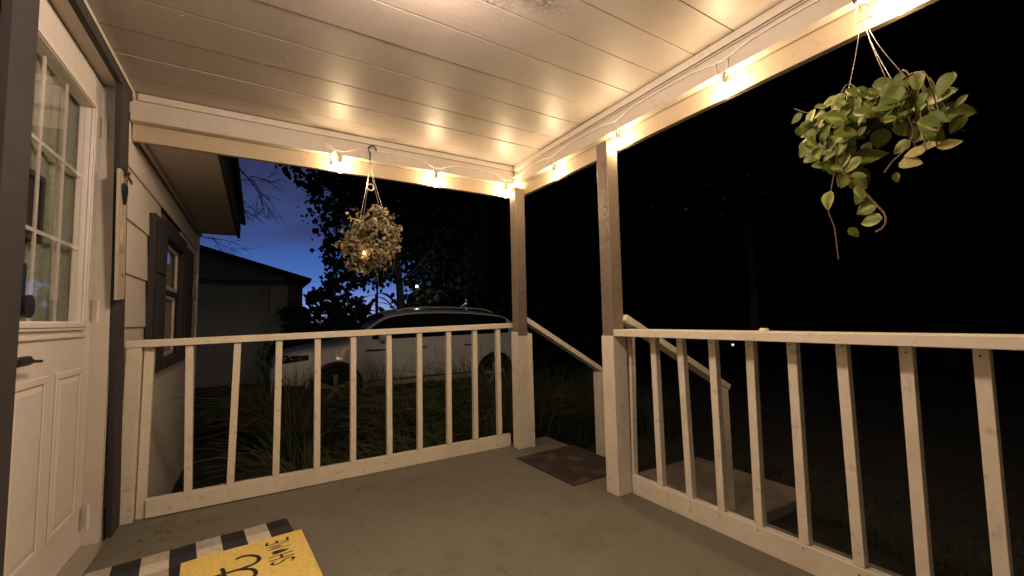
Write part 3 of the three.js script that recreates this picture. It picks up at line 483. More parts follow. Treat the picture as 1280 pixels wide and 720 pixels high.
  // large script above: s w e e t
  const script = [[[150, 330], [190, 250], [240, 300], [200, 360], [170, 420], [250, 470], [190, 520]], [[330, 330], [350, 480], [400, 560], [440, 360], [460, 540], [520, 540], [540, 340]], [[600, 450], [700, 440], [730, 330], [650, 340], [560, 380], [600, 560], [740, 500]], [[780, 450], [890, 440], [920, 320], [840, 330], [740, 370], [780, 570], [930, 500], [960, 480], [980, 440], [1000, 400]], [[1010, 190], [1000, 320], [990, 430], [1010, 500], [1030, 570], [1120, 580], [1180, 500], [1200, 470], [1205, 440], [1190, 410]]];
  y.save(); y.translate(0, -30); for (const s of script) L(s, 32); L([[940, 320], [980, 300], [1040, 320], [1090, 300]], 30); y.restore();
  y.restore();
  const t2 = new THREE.CanvasTexture(c2); t2.colorSpace = THREE.SRGBColorSpace;
  const mat = single('door_mat', mk(.455, .72, .012, .003, 53), std({ map: t2, roughness: .9, bumpMap: bumpFine, bumpScale: .002 }), 'yellow mat with dark lettering lying on the checked rug', 'door mat');
  mat.position.set(.355, .013, .655); mat.rotation.y = .085;
  const bm = single('worn_mat', mk(.52, .62, .006, .002, 57), std({ map: tex((u, v) => { const a = N3(u, v, 5, 4), b = N2(u, v, 60, 1); const k = .35 + 1.3 * smooth(.4, .75, a) + .4 * b; return [.040 * k, .027 * k, .019 * k]; }), roughness: 1, bumpMap: bumpFine, bumpScale: .003 }), 'worn brown mat on the floor between the two posts', 'mat');
  bm.position.set(2.225, .001, .285); bm.rotation.y = .03;
  const q = rng(17), ll = leafGeo(.3, .3, 5), lit = [];
  for (let i = 0; i < 46; i++) { const g = ll.clone(), s = .007 + q() * .016; g.applyMatrix4(new THREE.Matrix4().compose(new THREE.Vector3(.15 + q() * 1.5, .002 + s * .12, .06 + Math.pow(q(), 2) * .55), new THREE.Quaternion().setFromEuler(new THREE.Euler((q() - .5) * .5, q() * 6, (q() - .5) * .5)), new THREE.Vector3(s, s, s))); lit.push(g.toNonIndexed()); }
  const li = struct('leaf_litter', merge(lit), std({ color: new THREE.Color().setRGB(.07, .04, .022), roughness: .9, side: THREE.DoubleSide })); li.userData.kind = 'stuff'; tag(li, 'bits of dry leaf scattered on the porch floor by the end railing', 'leaf litter');
}

// ---------------------------------------------------------------- white car parked beyond the end railing
{
  const X0 = .80, GY = -.42, ZC = -5.24;
  const car = thing('parked_car', 'white family car parked beside the porch behind the end railing', 'car', [X0, GY, ZC]);
  const curve = (pts) => x => { if (x <= pts[0][0]) return pts[0][1]; for (let i = 0; i + 1 < pts.length; i++) if (x <= pts[i + 1][0]) { const t = (x - pts[i][0]) / (pts[i + 1][0] - pts[i][0]); const p0 = pts[Math.max(0, i - 1)], p1 = pts[i], p2 = pts[i + 1], p3 = pts[Math.min(pts.length - 1, i + 2)]; const m1 = (p2[1] - p0[1]) / (p2[0] - p0[0]) * (p2[0] - p1[0]), m2 = (p3[1] - p1[1]) / (p3[0] - p1[0]) * (p2[0] - p1[0]); const a = t * t, b = a * t; return (2 * b - 3 * a + 1) * p1[1] + (b - 2 * a + t) * m1 + (-2 * b + 3 * a) * p2[1] + (b - a) * m2; } return pts[pts.length - 1][1]; };
  const H = curve([[0, .74], [.05, .86], [.15, .95], [.4, 1.02], [.8, 1.07], [1.1, 1.13], [1.22, 1.20], [1.45, 1.385], [1.72, 1.565], [1.95, 1.625], [2.3, 1.66], [2.8, 1.668], [3.4, 1.645], [3.9, 1.59], [4.15, 1.53], [4.32, 1.40], [4.5, 1.19], [4.62, 1.05], [4.68, .95]]);
  const Wd = curve([[0, .70], [.1, .80], [.3, .88], [.7, .925], [1.5, .94], [3.2, .94], [4.1, .90], [4.5, .82], [4.68, .72]]);
  const cab = x => Math.min(1, Math.max(0, (H(x) - 1.13) / .5));
  const edge = x => [H(x) - lerp(.03, .085, cab(x)), lerp(.86 * Wd(x), .66, cab(x))];
  const side = x => { const W = Wd(x), h = H(x), S = Math.min(1.08, h - .06), e = edge(x); return [[.20, .80 * W], [.27, .90 * W], [.42, .965 * W], [.60, .995 * W], [.74, 1.0 * W], [.80, .985 * W].map((v, i) => i ? v : Math.min(.8, S - .03)), [Math.min(.98, S - .01), .98 * W], [S, .955 * W], [lerp(S, e[0], .33), lerp(.955 * W, e[1], .30)], [lerp(S, e[0], .66), lerp(.955 * W, e[1], .63)], e]; };
  const zAt = (x, y) => { const s = side(x); for (let i = 0; i + 1 < s.length; i++) if (y <= s[i + 1][0]) return lerp(s[i][1], s[i + 1][1], (y - s[i][0]) / Math.max(1e-4, s[i + 1][0] - s[i][0])); return s[s.length - 1][1]; };
  const crownY = (x, z) => { const e = edge(x); return H(x) - (H(x) - e[0]) * Math.pow(Math.abs(z) / e[1], 2.2); };
  const section = x => { const s = side(x), e = edge(x), half = s.map(p => [p[0], p[1]]); for (const k of [.85, .6, .3]) half.push([crownY(x, e[1] * k), e[1] * k]); const top = [[H(x), 0]]; return [...half, ...top, ...half.slice().reverse().map(p => [p[0], -p[1]])]; };
  const xsArr = []; for (let i = 0; i <= 90; i++) { const t = i / 90; xsArr.push(4.68 * (t < .12 ? t * .7 : t > .85 ? .862 + (t - .85) * .92 : .084 + (t - .12) * 1.0658)); } xsArr[90] = 4.68;
  const pos = [], idx = []; let n = 0; const secs = xsArr.map(x => section(x)); n = secs[0].length;
  secs.forEach((s, i) => s.forEach(p => pos.push(xsArr[i], p[0], p[1])));
  for (let i = 0; i < xsArr.length - 1; i++) for (let j = 0; j < n; j++) { const k = (j + 1) % n, a = i * n + j, b = i * n + k, c = a + n, d = b + n; idx.push(a, c, b, b, c, d); }
  for (const [i, rev] of [[0, false], [xsArr.length - 1, true]]) { const c = pos.length / 3; let cy = 0; secs[i].forEach(p => cy += p[0] / n); pos.push(xsArr[i] + (rev ? .02 : -.02), cy, 0); for (let j = 0; j < n; j++) { const a = i * n + j, b = i * n + (j + 1) % n; rev ? idx.push(a, c, b) : idx.push(b, c, a); } }
  let g = new THREE.BufferGeometry(); g.setAttribute('position', new THREE.Float32BufferAttribute(pos, 3)); g.setIndex(idx); g.computeVertexNormals();
  g.setAttribute('uv', new THREE.Float32BufferAttribute(new Float32Array(pos.length / 3 * 2), 2));
  const FX = .90, RX = 3.80, ev = new Evaluator(); ev.useGroups = false;
  let br = new Brush(g); br.updateMatrixWorld();
  for (const x of [FX, RX]) for (const s of [-1, 1]) { const c = new Brush(new THREE.CylinderGeometry(.425, .425, .5, 40).rotateX(Math.PI / 2).translate(x, .375, s * .85)); c.updateMatrixWorld(); br = ev.evaluate(br, c, SUBTRACTION); }
  const paint = new THREE.MeshPhysicalMaterial({ color: new THREE.Color().setRGB(.86, .85, .83), roughness: .35, clearcoat: .8, clearcoatRoughness: .06 });
  let bg = br.geometry.clone(); for (const k of Object.keys(bg.attributes)) if (k !== 'position') bg.deleteAttribute(k); bg = toCreasedNormals(bg.index ? bg.toNonIndexed() : bg, .5);
  part('body', bg, paint, car);
  const dg = std({ color: new THREE.Color().setRGB(.006, .007, .009), roughness: .06 });
  const patch = (xa, xb, b, t, off, s) => { const P = [], I = [], nx = 24, ny = 5; for (let i = 0; i <= nx; i++) for (let j = 0; j <= ny; j++) { const x = lerp(xa, xb, i / nx), y = lerp(b(x), Math.max(b(x) + .001, t(x)), j / ny); P.push(x, y, s * (zAt(x, y) + off)); } for (let i = 0; i < nx; i++) for (let j = 0; j < ny; j++) { const a = i * (ny + 1) + j, c = a + ny + 1; s > 0 ? I.push(a, c, a + 1, a + 1, c, c + 1) : I.push(a, a + 1, c, a + 1, c + 1, c); } const q = new THREE.BufferGeometry(); q.setAttribute('position', new THREE.Float32BufferAttribute(P, 3)); q.setIndex(I); q.computeVertexNormals(); q.setAttribute('uv', new THREE.Float32BufferAttribute(new Float32Array(P.length / 3 * 2), 2)); return q; };
  const black = std({ color: new THREE.Color().setRGB(.012, .012, .013), roughness: .6 }), chrome = std({ color: new THREE.Color().setRGB(.7, .7, .7), roughness: .15, metalness: 1 });
  for (const s of [1, -1]) {
    const top = x => edge(x)[0] - .035, bot = x => 1.115 + .01 * x;
    for (const [a, b] of [[1.50, 2.52], [2.58, 3.46], [3.52, 4.12]]) part('side_window', patch(a, b, bot, top, .005, s), dg, car);
    part('window_pillar', patch(1.47, 4.16, x => 1.105 + .01 * x, x => edge(x)[0] - .028, .002, s), dg, car);
    part('rocker', patch(1.36, 3.36, () => .205, () => .34, .012, s), black, car);
    part('side_moulding', patch(1.40, 3.34, () => .43, () => .455, .010, s), chrome, car);
    part('fender_badge', patch(1.36, 1.72, () => .93, x => .955 + .02 * (1.72 - x), .008, s), black, car);
    part('headlight', patch(.10, .50, x => .80 + .12 * (x - .1), x => .93 - .02 * (x - .1), .006, s), std({ color: new THREE.Color().setRGB(.02, .02, .025), roughness: .08, metalness: .2 }), car);
    for (const x of [.17, .27, .37]) part('headlight_lens', new THREE.SphereGeometry(.028, 12, 8).translate(x, .865 + .05 * (x - .2), s * (zAt(x, .86) - .006)), chrome, car);
    part('bumper_cladding', patch(.03, .50, () => .205, x => .50 - .1 * x, .010, s), black, car);
    part('tail_light', patch(4.30, 4.62, () => .93, () => 1.05, .006, s), std({ color: new THREE.Color().setRGB(.2, .01, .01), roughness: .15 }), car);
    for (const x of [2.30, 3.22]) part('door_handle', new RoundedBoxGeometry(.20, .028, .03, 2, .01).translate(x, .955, s * (zAt(x, .955) + .014)), chrome, car);
    for (const x of [2.55, 3.49]) part('door_seam', patch(x - .004, x + .004, () => .36, () => 1.09, .0015, s), black, car);
    const mg = new THREE.SphereGeometry(.1, 16, 10).scale(.9, .75, 1.1).translate(1.62, 1.16, s * 1.04); part('mirror', merge([mg, new THREE.BoxGeometry(.08, .04, .14).translate(1.62, 1.11, s * .96)]), paint, car);
    for (const x of [FX, RX]) part('arch_lip', new THREE.TorusGeometry(.43, .016, 8, 30, Math.PI * .98).translate(x, .375, s * (zAt(x, .6) - .004)), paint, car);
    for (const x of [FX, RX]) part('arch_liner', new THREE.CylinderGeometry(.418, .418, .20, 30, 1, true).rotateX(Math.PI / 2).translate(x, .375, s * .74), new THREE.MeshStandardMaterial({ color: 0x050505, roughness: 1, side: THREE.DoubleSide }), car);
  }
  const topPatch = (xa, xb, w) => { const P = [], I = [], nx = 14, nz = 14; for (let i = 0; i <= nx; i++) for (let j = 0; j <= nz; j++) { const x = lerp(xa, xb, i / nx), z = lerp(-1, 1, j / nz) * edge(x)[1] * w; P.push(x, crownY(x, z) + .007, z); } for (let i = 0; i < nx; i++) for (let j = 0; j < nz; j++) { const a = i * (nz + 1) + j, c = a + nz + 1; I.push(a, a + 1, c, a + 1, c + 1, c); } const q = new THREE.BufferGeometry(); q.setAttribute('position', new THREE.Float32BufferAttribute(P, 3)); q.setIndex(I); q.computeVertexNormals(); return q; };
  part('windscreen', topPatch(1.20, 1.74, .90), dg, car); part('rear_window', topPatch(4.12, 4.46, .86), dg, car);
  for (const s of [1, -1]) part('roof_rail', tube([[1.95, H(1.95) - .03, s * .60], [2.1, H(2.1) - .0, s * .6], [3.0, H(3) + .0, s * .6], [3.75, H(3.75) - .0, s * .6], [3.9, H(3.9) - .03, s * .6]], .013, 30, 6), paint, car);
  part('grille', new RoundedBoxGeometry(.04, .16, 1.0, 2, .015).translate(.02, .70, 0), black, car);
  const tyre = lathe([[.24, -.10], [.33, -.105], [.352, -.095], [.36, -.07], [.36, .07], [.352, .095], [.33, .105], [.24, .10]], 44).rotateX(Math.PI / 2);
  const rimG = lathe([[.245, -.08], [.25, .07], [.235, .075], [.225, .05], [.215, -.02], [.0001, -.03]], 40).rotateX(Math.PI / 2);
  const sp = []; for (let k = 0; k < 5; k++) for (const o of [-.11, .11]) { const b = new RoundedBoxGeometry(.036, .185, .03, 1, .008); b.translate(0, .135, .05); b.rotateZ(k * Math.PI * .4 + o); sp.push(b); } sp.push(new THREE.CylinderGeometry(.045, .05, .04, 20).rotateX(Math.PI / 2).translate(0, 0, .05));
  const spG = merge(sp), alloy = std({ color: new THREE.Color().setRGB(.72, .72, .72), roughness: .4, metalness: .25 });
  for (const x of [FX, RX]) for (const s of [1, -1]) { const w = new THREE.Group(); w.name = 'wheel'; w.position.set(x, .36, s * .80); if (s < 0) w.rotation.y = Math.PI; car.add(w); part('tyre', tyre, black, w); part('rim', rimG, std({ color: new THREE.Color().setRGB(.03, .03, .03), roughness: .5 }), w); part('spokes', spG, alloy, w); }
}
// ---------------------------------------------------------------- garage next door
{
  const b = thing('neighbour_garage', 'dark low garage with sloping roof beyond the house corner', 'garage');
  const wallM = std({ map: paintTex([.46, .48, .44], [.26, .26, .23], .5, 131), roughness: .9 });
  const s = new THREE.Shape(); s.moveTo(-5.2, -.42); s.lineTo(1.20, -.42); s.lineTo(1.20, 2.16); s.lineTo(-2.0, 3.15); s.lineTo(-5.2, 2.16); s.closePath();
  part('wall', uvm(new THREE.ExtrudeGeometry(s, { depth: 6, bevelEnabled: false }).translate(0, 0, -15.05)), wallM, b);
  for (let x = -4.9, i = 0; x < .9; x += .36, i++) part('siding_panel', bx(x, x + .35, -.40, 1.94, -9.048, -9.03 - (i % 2) * .003, .003), wallM, b);
  part('side_wall', bx(1.2, 1.62, -.42, 2.05, -10.5, -9.5), M.backing, b);
  part('frieze_board', bx(-5.1, 1.24, 1.95, 2.06, -9.048, -9.0), M.backing, b);
  part('corner_board', bx(.86, 1.24, -.42, 1.949, -9.048, -8.99), std({ map: paintTex([.5, .48, .43], [.25, .24, .2], .5, 133), roughness: .9 }), b);
  for (const sg of [1, -1]) { const r = part('roof', bar([-2.0, 3.20, -12], [-2.0 + sg * 3.75, 3.20 - 1.135, -12], 6.6, .10, [0, 1, 0]), M.dark, b); }
}
// ---------------------------------------------------------------- tall grass
{
  const r = rng(71), P = [], N = [], C = [], I = [];
  const blade = (x, z, h, az, lean, w, c) => {
    const n = 5, base = P.length / 3, dx = Math.cos(az), dz = Math.sin(az);
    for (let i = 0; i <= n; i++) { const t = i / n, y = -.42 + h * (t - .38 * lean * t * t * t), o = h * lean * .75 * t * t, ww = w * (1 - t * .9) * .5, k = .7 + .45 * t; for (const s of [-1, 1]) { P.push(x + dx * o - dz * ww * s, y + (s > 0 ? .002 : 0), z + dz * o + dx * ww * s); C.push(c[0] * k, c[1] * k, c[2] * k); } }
    for (let i = 0; i < n; i++) { const a = base + i * 2; I.push(a, a + 1, a + 2, a + 1, a + 3, a + 2); }
  };
  const cols = [[.034, .054, .014], [.042, .064, .016], [.056, .068, .022], [.078, .064, .028], [.024, .044, .016]];
  const clump = (cx, cz, n, h, spread) => { for (let i = 0; i < n; i++) { const q = Math.sqrt(r()) * spread, a = r() * 6.283; blade(cx + Math.cos(a) * q, cz + Math.sin(a) * q, h * (.55 + r() * .55), a + (r() - .5) * 1.6, .25 + r() * 1.1, .006 + r() * .009, cols[Math.floor(r() * 5)]); } };
  const bed = [[.95, -.95, .62], [1.0, -1.8, .95], [.98, -2.8, .9], [.95, -2.3, .9], [1.85, -1.5, .8], [1.9, -2.5, .95], [2.05, -1.8, .85], [1.85, -.8, .6], [2.15, -1.25, .86], [2.2, -2.2, .95], [2.6, -.7, .85], [2.65, -1.7, 1.0], [3.0, -1.2, 1.05], [3.1, -2.3, 1.05], [.85, -2.7, .9], [.75, -3.3, .8], [1.1, -.5, .5], [1.55, -.5, .5], [2.2, -.5, .55], [3.45, -1.7, 1.05]];
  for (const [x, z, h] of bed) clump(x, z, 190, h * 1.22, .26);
  const flush = () => { const g = new THREE.BufferGeometry(); g.setAttribute('position', new THREE.Float32BufferAttribute(P, 3)); g.setAttribute('color', new THREE.Float32BufferAttribute(C, 3)); g.setIndex(I); g.computeVertexNormals(); P.length = C.length = I.length = 0; return g; };
  const gm = std({ vertexColors: true, roughness: .75, side: THREE.DoubleSide });
  const g1 = single('tall_grass', flush(), gm, 'tall strappy grass growing between the end railing and the car', 'grass'); g1.userData.kind = 'stuff';
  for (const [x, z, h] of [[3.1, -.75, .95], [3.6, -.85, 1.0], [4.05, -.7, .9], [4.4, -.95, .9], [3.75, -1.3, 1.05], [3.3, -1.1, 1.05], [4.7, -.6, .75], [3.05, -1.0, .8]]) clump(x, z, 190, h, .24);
  const g2 = single('tall_grass', flush(), gm, 'tall strappy grass growing beside the porch steps at the corner', 'grass'); g2.userData.kind = 'stuff';
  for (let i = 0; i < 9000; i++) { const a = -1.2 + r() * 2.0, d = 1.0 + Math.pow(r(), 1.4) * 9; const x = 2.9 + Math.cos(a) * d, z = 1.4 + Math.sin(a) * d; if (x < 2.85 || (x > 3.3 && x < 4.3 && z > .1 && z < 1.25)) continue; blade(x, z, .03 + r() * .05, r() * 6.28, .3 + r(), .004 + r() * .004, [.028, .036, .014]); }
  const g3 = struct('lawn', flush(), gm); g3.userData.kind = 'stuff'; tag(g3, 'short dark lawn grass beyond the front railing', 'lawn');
}
// ---------------------------------------------------------------- trees and shrubs
{
  const crownM = std({ vertexColors: true, roughness: .85, side: THREE.DoubleSide });
  const barkM = std({ map: tex((u, v) => { const a = N2(u, v * .3, 16, 4, .6); return [.03 + .03 * a, .024 + .024 * a, .018 + .018 * a]; }, 256), roughness: 1 });
  function crown(blobs, n, size, seed, tint) {          // loose tufts of leaves spread through the blobs' volume
    const r = rng(seed), P = [], C = [], I = [];
    const tot = blobs.reduce((s, b) => s + Math.pow(b[3], 2), 0);
    for (const [bx0, by0, bz0, br, fy = .8] of blobs) {
      const tufts = Math.max(6, Math.round(26 * Math.pow(br, 1.1)));
      const m = Math.round(n * br * br / tot), tf = []; for (let i = 0; i < tufts; i++) { const a = r() * 6.283, u = r() * 2 - 1, q = br * (.35 + .65 * Math.pow(r(), .5)); const s = Math.sqrt(1 - u * u); tf.push([bx0 + Math.cos(a) * s * q, by0 + u * q * fy, bz0 + Math.sin(a) * s * q, br * (.14 + r() * .22), .6 + r() * .8]); }
      for (let i = 0; i < m; i++) { const t = tf[Math.floor(r() * tufts)], g = () => (r() + r() + r() - 1.5) * 1.25; const x = t[0] + g() * t[3], y = t[1] + g() * t[3] * .8, z = t[2] + g() * t[3]; const s = size * (.5 + r()), a = r() * 6.283, b = (r() - .5) * 2.6; const ux = Math.cos(a) * Math.cos(b), uy = Math.sin(b), uz = Math.sin(a) * Math.cos(b); const c2 = r() * 6.283; let vx = Math.cos(c2), vy = Math.sin(c2) * .7, vz = Math.sin(c2 + 1); const d = vx * ux + vy * uy + vz * uz; vx -= d * ux; vy -= d * uy; vz -= d * uz; const l = Math.hypot(vx, vy, vz) || 1, w = s * .42 / l; const k = P.length / 3, e = (.75 + r() * .5) * t[4];
        P.push(x, y, z, x + ux * s * .5 + vx * w, y + uy * s * .5 + vy * w, z + uz * s * .5 + vz * w, x + ux * s, y + uy * s - s * .12, z + uz * s, x + ux * s * .5 - vx * w, y + uy * s * .5 - vy * w, z + uz * s * .5 - vz * w);
        for (let q = 0; q < 4; q++) C.push(tint[0] * e, tint[1] * e, tint[2] * e); I.push(k, k + 1, k + 2, k, k + 2, k + 3); }
    }
    const g = new THREE.BufferGeometry(); g.setAttribute('position', new THREE.Float32BufferAttribute(P, 3)); g.setAttribute('color', new THREE.Float32BufferAttribute(C, 3)); g.setIndex(I); g.computeVertexNormals(); return g;
  }
  function trunk(h, r0, seed, limbs = 7) {
    const r = rng(seed), L = [], cyl = (pts, a, b) => { const n = pts.length; const c = new THREE.CatmullRomCurve3(pts.map(p => new THREE.Vector3(...p))), seg = 14, g = new THREE.TubeGeometry(c, seg, 1, 8, false), p = g.attributes.position; for (let i = 0; i <= seg; i++) { const ce = c.getPointAt(i / seg), q = lerp(a, b, Math.pow(i / seg, .8)); for (let j = 0; j <= 8; j++) { const k = i * 9 + j; p.setXYZ(k, ce.x + (p.getX(k) - ce.x) * q, ce.y + (p.getY(k) - ce.y) * q, ce.z + (p.getZ(k) - ce.z) * q); } } L.push(uvm(g, .6)); };
    cyl([[0, -.1, 0], [.1 * r(), h * .3, .1 * r()], [(r() - .5) * .5, h * .65, (r() - .5) * .5], [(r() - .5) * .6, h, (r() - .5) * .6]], r0, r0 * .25);
    for (let i = 0; i < limbs; i++) { const a = r() * 6.283, y = h * (.3 + .6 * r()), l = h * (.25 + .2 * r()); cyl([[0, y, 0], [Math.cos(a) * l * .5, y + l * .25, Math.sin(a) * l * .5], [Math.cos(a) * l, y + l * .6, Math.sin(a) * l]], r0 * .35, r0 * .06); }
    return merge(L);
  }
  const at = (azd, d) => [.61 + Math.sin(azd * Math.PI / 180) * d, -.42, 2.95 - Math.cos(azd * Math.PI / 180) * d];
  const plant = (name, label, cat, azd, d, blobs, n, size, seed, tint, h, r0, group) => { const t = thing(name, label, cat, at(azd, d), group); if (h) part('trunk', trunk(h, r0, seed + 1), barkM, t); part('crown', crown(blobs, n, size, seed, tint), crownM, t); return t; };
  const dk = [.022, .028, .014], br = [.034, .030, .018];
  // shrub hiding the right end of the garage
  plant('round_shrub', 'dense dark shrub in front of the right end of the garage', 'shrub', 7.2, 10.4, [[0, .9, 0, .95], [.35, 1.55, .1, .62], [-.45, 1.2, 0, .65], [.5, .6, .2, .6], [.05, 1.95, 0, .38]], 7000, .10, 301, dk, 1.4, .06);
  plant('low_shrub', 'low spreading shrub between the garage and the parked car', 'shrub', 10.2, 11.8, [[0, .55, 0, .75], [.55, .75, 0, .6], [1.1, .5, .1, .6]], 4500, .10, 303, br, 0, 0);
  // the big tree behind the hanging basket
  plant('broad_tree', 'broad tree with brownish crown behind the hanging basket at left', 'tree', 16.0, 13.5, [[-1.0, 6.2, 0, 1.9], [.8, 6.6, .3, 2.2], [-1.25, 4.2, .2, 1.15], [.3, 4.6, -.3, 1.7], [1.9, 5.0, .2, 1.7], [-.3, 8.4, 0, 2.0], [2.0, 8, 0, 1.8], [-.55, 3.1, .4, .55], [1.6, 3.4, 0, 1.1], [-2.0, 7.6, .4, 1.0], [-1.9, 5.2, 0, .7], [-1.45, 3.35, 0, .8], [-1.6, 2.55, .3, .5], [-2.5, 5.7, .2, .7], [-2.9, 6.9, .3, 1.0]], 20000, .15, 305, br, 7, .17);
  plant('bushy_tree', 'bushy dark tree above the roof of the white car', 'tree', 25.5, 14.0, [[0, 3.4, 0, 1.4], [-1.2, 2.3, .2, .9], [1.2, 2.6, 0, 1.25], [.2, 5.6, 0, 2.0], [-.6, 7.6, 0, 1.9], [1.8, 6.4, 0, 1.8], [1.6, 1.3, 0, .8], [-.4, 1.2, 0, .7], [-1.5, 1.2, .1, .55]], 20000, .14, 309, dk, 7, .16);
  plant('bushy_tree', 'dark tree left of the corner post beyond the rear of the car', 'tree', 33, 13.0, [[0, 3.6, 0, 1.5], [-1.2, 2.5, .2, 1.0], [1.2, 2.6, 0, 1.2], [.2, 5.8, 0, 2.0], [-1.0, 7.6, 0, 1.9], [1.6, 7.4, 0, 1.8], [.9, 1.3, 0, .9], [-1.2, 1.1, 0, .7]], 18000, .14, 311, dk, 7, .16);
  // dark wood beyond the front of the porch
  const proto = plant('wood_tree', 'tall dark tree standing in the night beyond the front railing', 'tree', 43, 13.5, [[0, 2.6, 0, 1.6], [1.6, 3.4, 0, 1.5], [-1.5, 3.2, .2, 1.6], [0, 5.6, 0, 2.3], [1.8, 7.2, 0, 2.1], [-1.7, 7.2, 0, 2.1], [.2, 9.2, 0, 2.2], [.6, 1.2, 0, 1.1], [-1.1, 1.2, 0, 1.0]], 18000, .17, 321, [.012, .015, .009], 8, .18, 'dark trees beyond the front railing');
  [[52, 14.5, 1, 1.15], [60.5, 15, 2.2, 1.25], [69, 14.5, 3.7, 1.2], [77, 15.5, 5, 1.3], [85, 14.5, .6, 1.2], [93, 15, 1.7, 1.2], [47, 18, 2.9, 1.3], [64, 19, 4.2, 1.5], [81, 20, 5.7, 1.6], [38.5, 19, 4.7, 1.4], [29, 21, 1.3, 1.4], [21, 20, 3.1, 1.3]].forEach(([a, d, ry, s], i) => { const c = proto.clone(); c.name = numbered('wood_tree'); const q = at(a, d); c.position.set(...q); c.rotation.y = ry; c.scale.setScalar(s); if (a < 40) { c.userData = { label: ['tall dark tree far behind the corner post', 'tall dark tree far behind the rear of the car', 'tall dark tree far behind the windscreen of the car'][i - 9], category: 'tree' }; } scene.add(c); });
  { const t = thing('slender_tree', 'slender bare trunk with one side limb beyond the front railing', 'tree', at(60.6, 9.5)); part('trunk', trunk(6.0, .11, 405, 3), barkM, t); part('crown', crown([[.2, 6, 0, 1.4], [-.8, 5.4, 0, 1.1]], 3500, .14, 407, [.012, .015, .009]), crownM, t); }
  { const bl = []; const r = rng(88); for (let i = 0; i < 22; i++) { const a = (34 + i * 3.2) * Math.PI / 180, d = 22 + r() * 1.5; bl.push([Math.sin(a) * d, 1.2 + r() * .8, -Math.cos(a) * d, 1.7 + r() * .6]); if (i % 2) bl.push([Math.sin(a) * (d + 1), 3.6 + r(), -Math.cos(a) * (d + 1), 1.8 + r() * .5]); }
    const t = thing('tall_hedge', 'long dark hedge closing the far side of the lawn', 'hedge', [.61, -.42, 2.95]); const c = part('foliage', crown(bl, 36000, .26, 77, [.012, .014, .009]), crownM, t); c.userData.kind = 'stuff'; }
  // bare overhanging twigs in the blue gap
  { const t = thing('bare_branches', 'thin bare branches against the blue dusk sky above the garage', 'branches'), r = rng(501), L = [];
    const grow = (p, d, l, w, k) => { const q = [p[0] + d[0] * l, p[1] + d[1] * l, p[2] + d[2] * l]; L.push(tube([p, [lerp(p[0], q[0], .5) + (r() - .5) * l * .15, lerp(p[1], q[1], .5) + (r() - .5) * l * .15, lerp(p[2], q[2], .5)], q], w, 5, 4)); if (k > 0) for (let i = 0; i < 3; i++) { const e = [d[0] + (r() - .5) * 1.3, d[1] + (r() - .5) * 1.3, d[2] + (r() - .5) * .8], n = Math.hypot(...e); grow(i ? [lerp(p[0], q[0], .3 + .5 * r()), lerp(p[1], q[1], .55), lerp(p[2], q[2], .55)] : q, e.map(v => v / n), l * (.55 + r() * .25), w * .6, k - 1); } };
    grow([-1.6, 3.2, -10.2], [.9, .25, 0], 1.0, .02, 4); grow([-1.4, 4.6, -10.5], [.85, -.1, .1], 1.1, .022, 4); grow([.0, 5.3, -10.2], [.6, -.75, .1], .8, .018, 4);
    part('branch', merge(L), barkM, t); }
  // young palm-like plant on a thin stem by the car
  { const q = at(13.3, 10.2), t = thing('young_palm', 'young palm with drooping fronds seen above the car bonnet', 'palm', q), L = [], r = rng(601);
    part('stem', uvm(tube([[0, 0, 0], [.02, .9, 0], [-.01, 2.05, 0]], .035, 10, 7)), barkM, t);
    for (let i = 0; i < 11; i++) { const a = i * 2.4, l = .55 + r() * .35, d = r() * .5; const f = leafGeo(.085, .5 + d, 600 + i); f.applyMatrix4(new THREE.Matrix4().compose(new THREE.Vector3(0, 1.62 + i * .045, 0), new THREE.Quaternion().setFromEuler(new THREE.Euler(0, a, .1)), new THREE.Vector3(l, l, l))); part('frond', f, std({ color: new THREE.Color().setRGB(.02, .028, .014), roughness: .7, side: THREE.DoubleSide }), t); } }
  // thin metal pole with a bright sleeve
  { const q = at(13.35, 9.3), t = thing('garden_pole', 'thin dark metal pole with shiny brass sleeve behind the hanging basket', 'pole', q);
    part('shaft', uvm(tube([[0, 0, 0], [0, 1.2, 0], [0, 2.28, 0]], .022, 6, 8)), M.iron, t); const sl = part('sleeve', new THREE.CylinderGeometry(.028, .028, .20, 14).translate(0, 2.38, 0), std({ color: new THREE.Color().setRGB(.85, .62, .32), roughness: .22, metalness: 1 }), t); part('finial', new THREE.SphereGeometry(.032, 12, 8).translate(0, 2.50, 0), sl.material, t); }
}
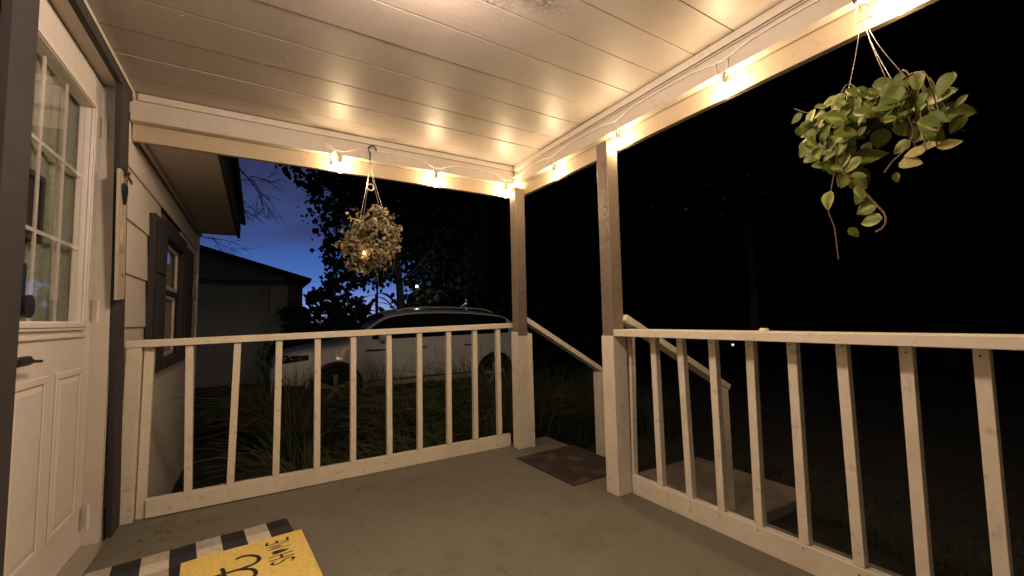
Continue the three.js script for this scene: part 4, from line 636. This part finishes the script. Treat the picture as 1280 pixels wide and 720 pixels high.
// ---------------------------------------------------------------- lamps in the distance
{
  const lamp = (name, label, cat, p, r, col, e, cd, pole) => { const t = thing(name, label, cat, p); part('lamp_head', new THREE.SphereGeometry(r, 14, 10), std({ color: 0x222222, emissive: new THREE.Color().setRGB(...col), emissiveIntensity: e }), t); if (pole) { part('pole', tube([[0, r * .9, 0], [.0, r * 1.6, -.05], [.06, r * 1.6, -.25], [.06, -p[1] - .42, -.25]], r * .25, 30, 6), M.iron, t); } const l = new THREE.PointLight(new THREE.Color().setRGB(...col), cd, 0, 2); l.position.set(p[0], p[1], p[2]); l.name = 'far_lamp_light'; scene.add(l); return t; };
  lamp('street_lamp', 'small white street lamp glowing far away above the car roof', 'street lamp', [4.381, 1.949, -8.406], .035, [.85, 1, .95], 9, .6, true);
  lamp('garden_lamp', 'tiny bluish garden lamp low in the dark lawn at right', 'garden lamp', [7.416, .493, -1.224], .02, [.6, .8, 1], 1.2, .02, true);
}
{ // round ceiling lamp above the camera; its dome glows
  const t = thing('ceiling_lamp', 'round glowing dome lamp on the porch ceiling above the camera', 'ceiling lamp', [1.05, YC - .002, 1.80]);
  part('base', lathe([[.0001, 0], [.15, 0], [.15, -.02], [.14, -.024], [.0001, -.024]], 32), M.white, t);
  part('dome', lathe([[.135, -.0245], [.13, -.05], [.105, -.078], [.06, -.095], [.0001, -.1]], 32), std({ color: new THREE.Color().setRGB(.85, .82, .76), emissive: new THREE.Color().setRGB(1, .84, .62), emissiveIntensity: 3, roughness: .3 }), t).castShadow = false;
  const l = new THREE.PointLight(new THREE.Color().setRGB(...LAMP_COL), LAMP_CD, 0, 2); l.position.set(1.05, YC - .062, 1.80); l.shadow.radius = 5; l.castShadow = true; l.name = 'ceiling_lamp_light'; scene.add(l);
}
{ // tiny warm light among the leaves of the bushy basket
  const t = thing('fairy_light', 'tiny warm light glowing among the leaves of the bushy basket', 'fairy light', [1.187, 1.447, .165]);
  part('glow', new THREE.SphereGeometry(.0085, 10, 8).scale(1, 1.4, 1), std({ color: 0x332211, emissive: new THREE.Color().setRGB(1, .62, .25), emissiveIntensity: 4 }), t);
  part('cap', new THREE.CylinderGeometry(.005, .006, .012, 10).translate(0, .017, 0), M.black, t);
  const l = new THREE.PointLight(new THREE.Color().setRGB(1, .62, .25), .012, 0, 2); l.position.set(1.187, 1.447, .165); l.shadow.radius = .3; l.name = 'fairy_light_lamp'; scene.add(l);
}
renderer.render(scene, camera);
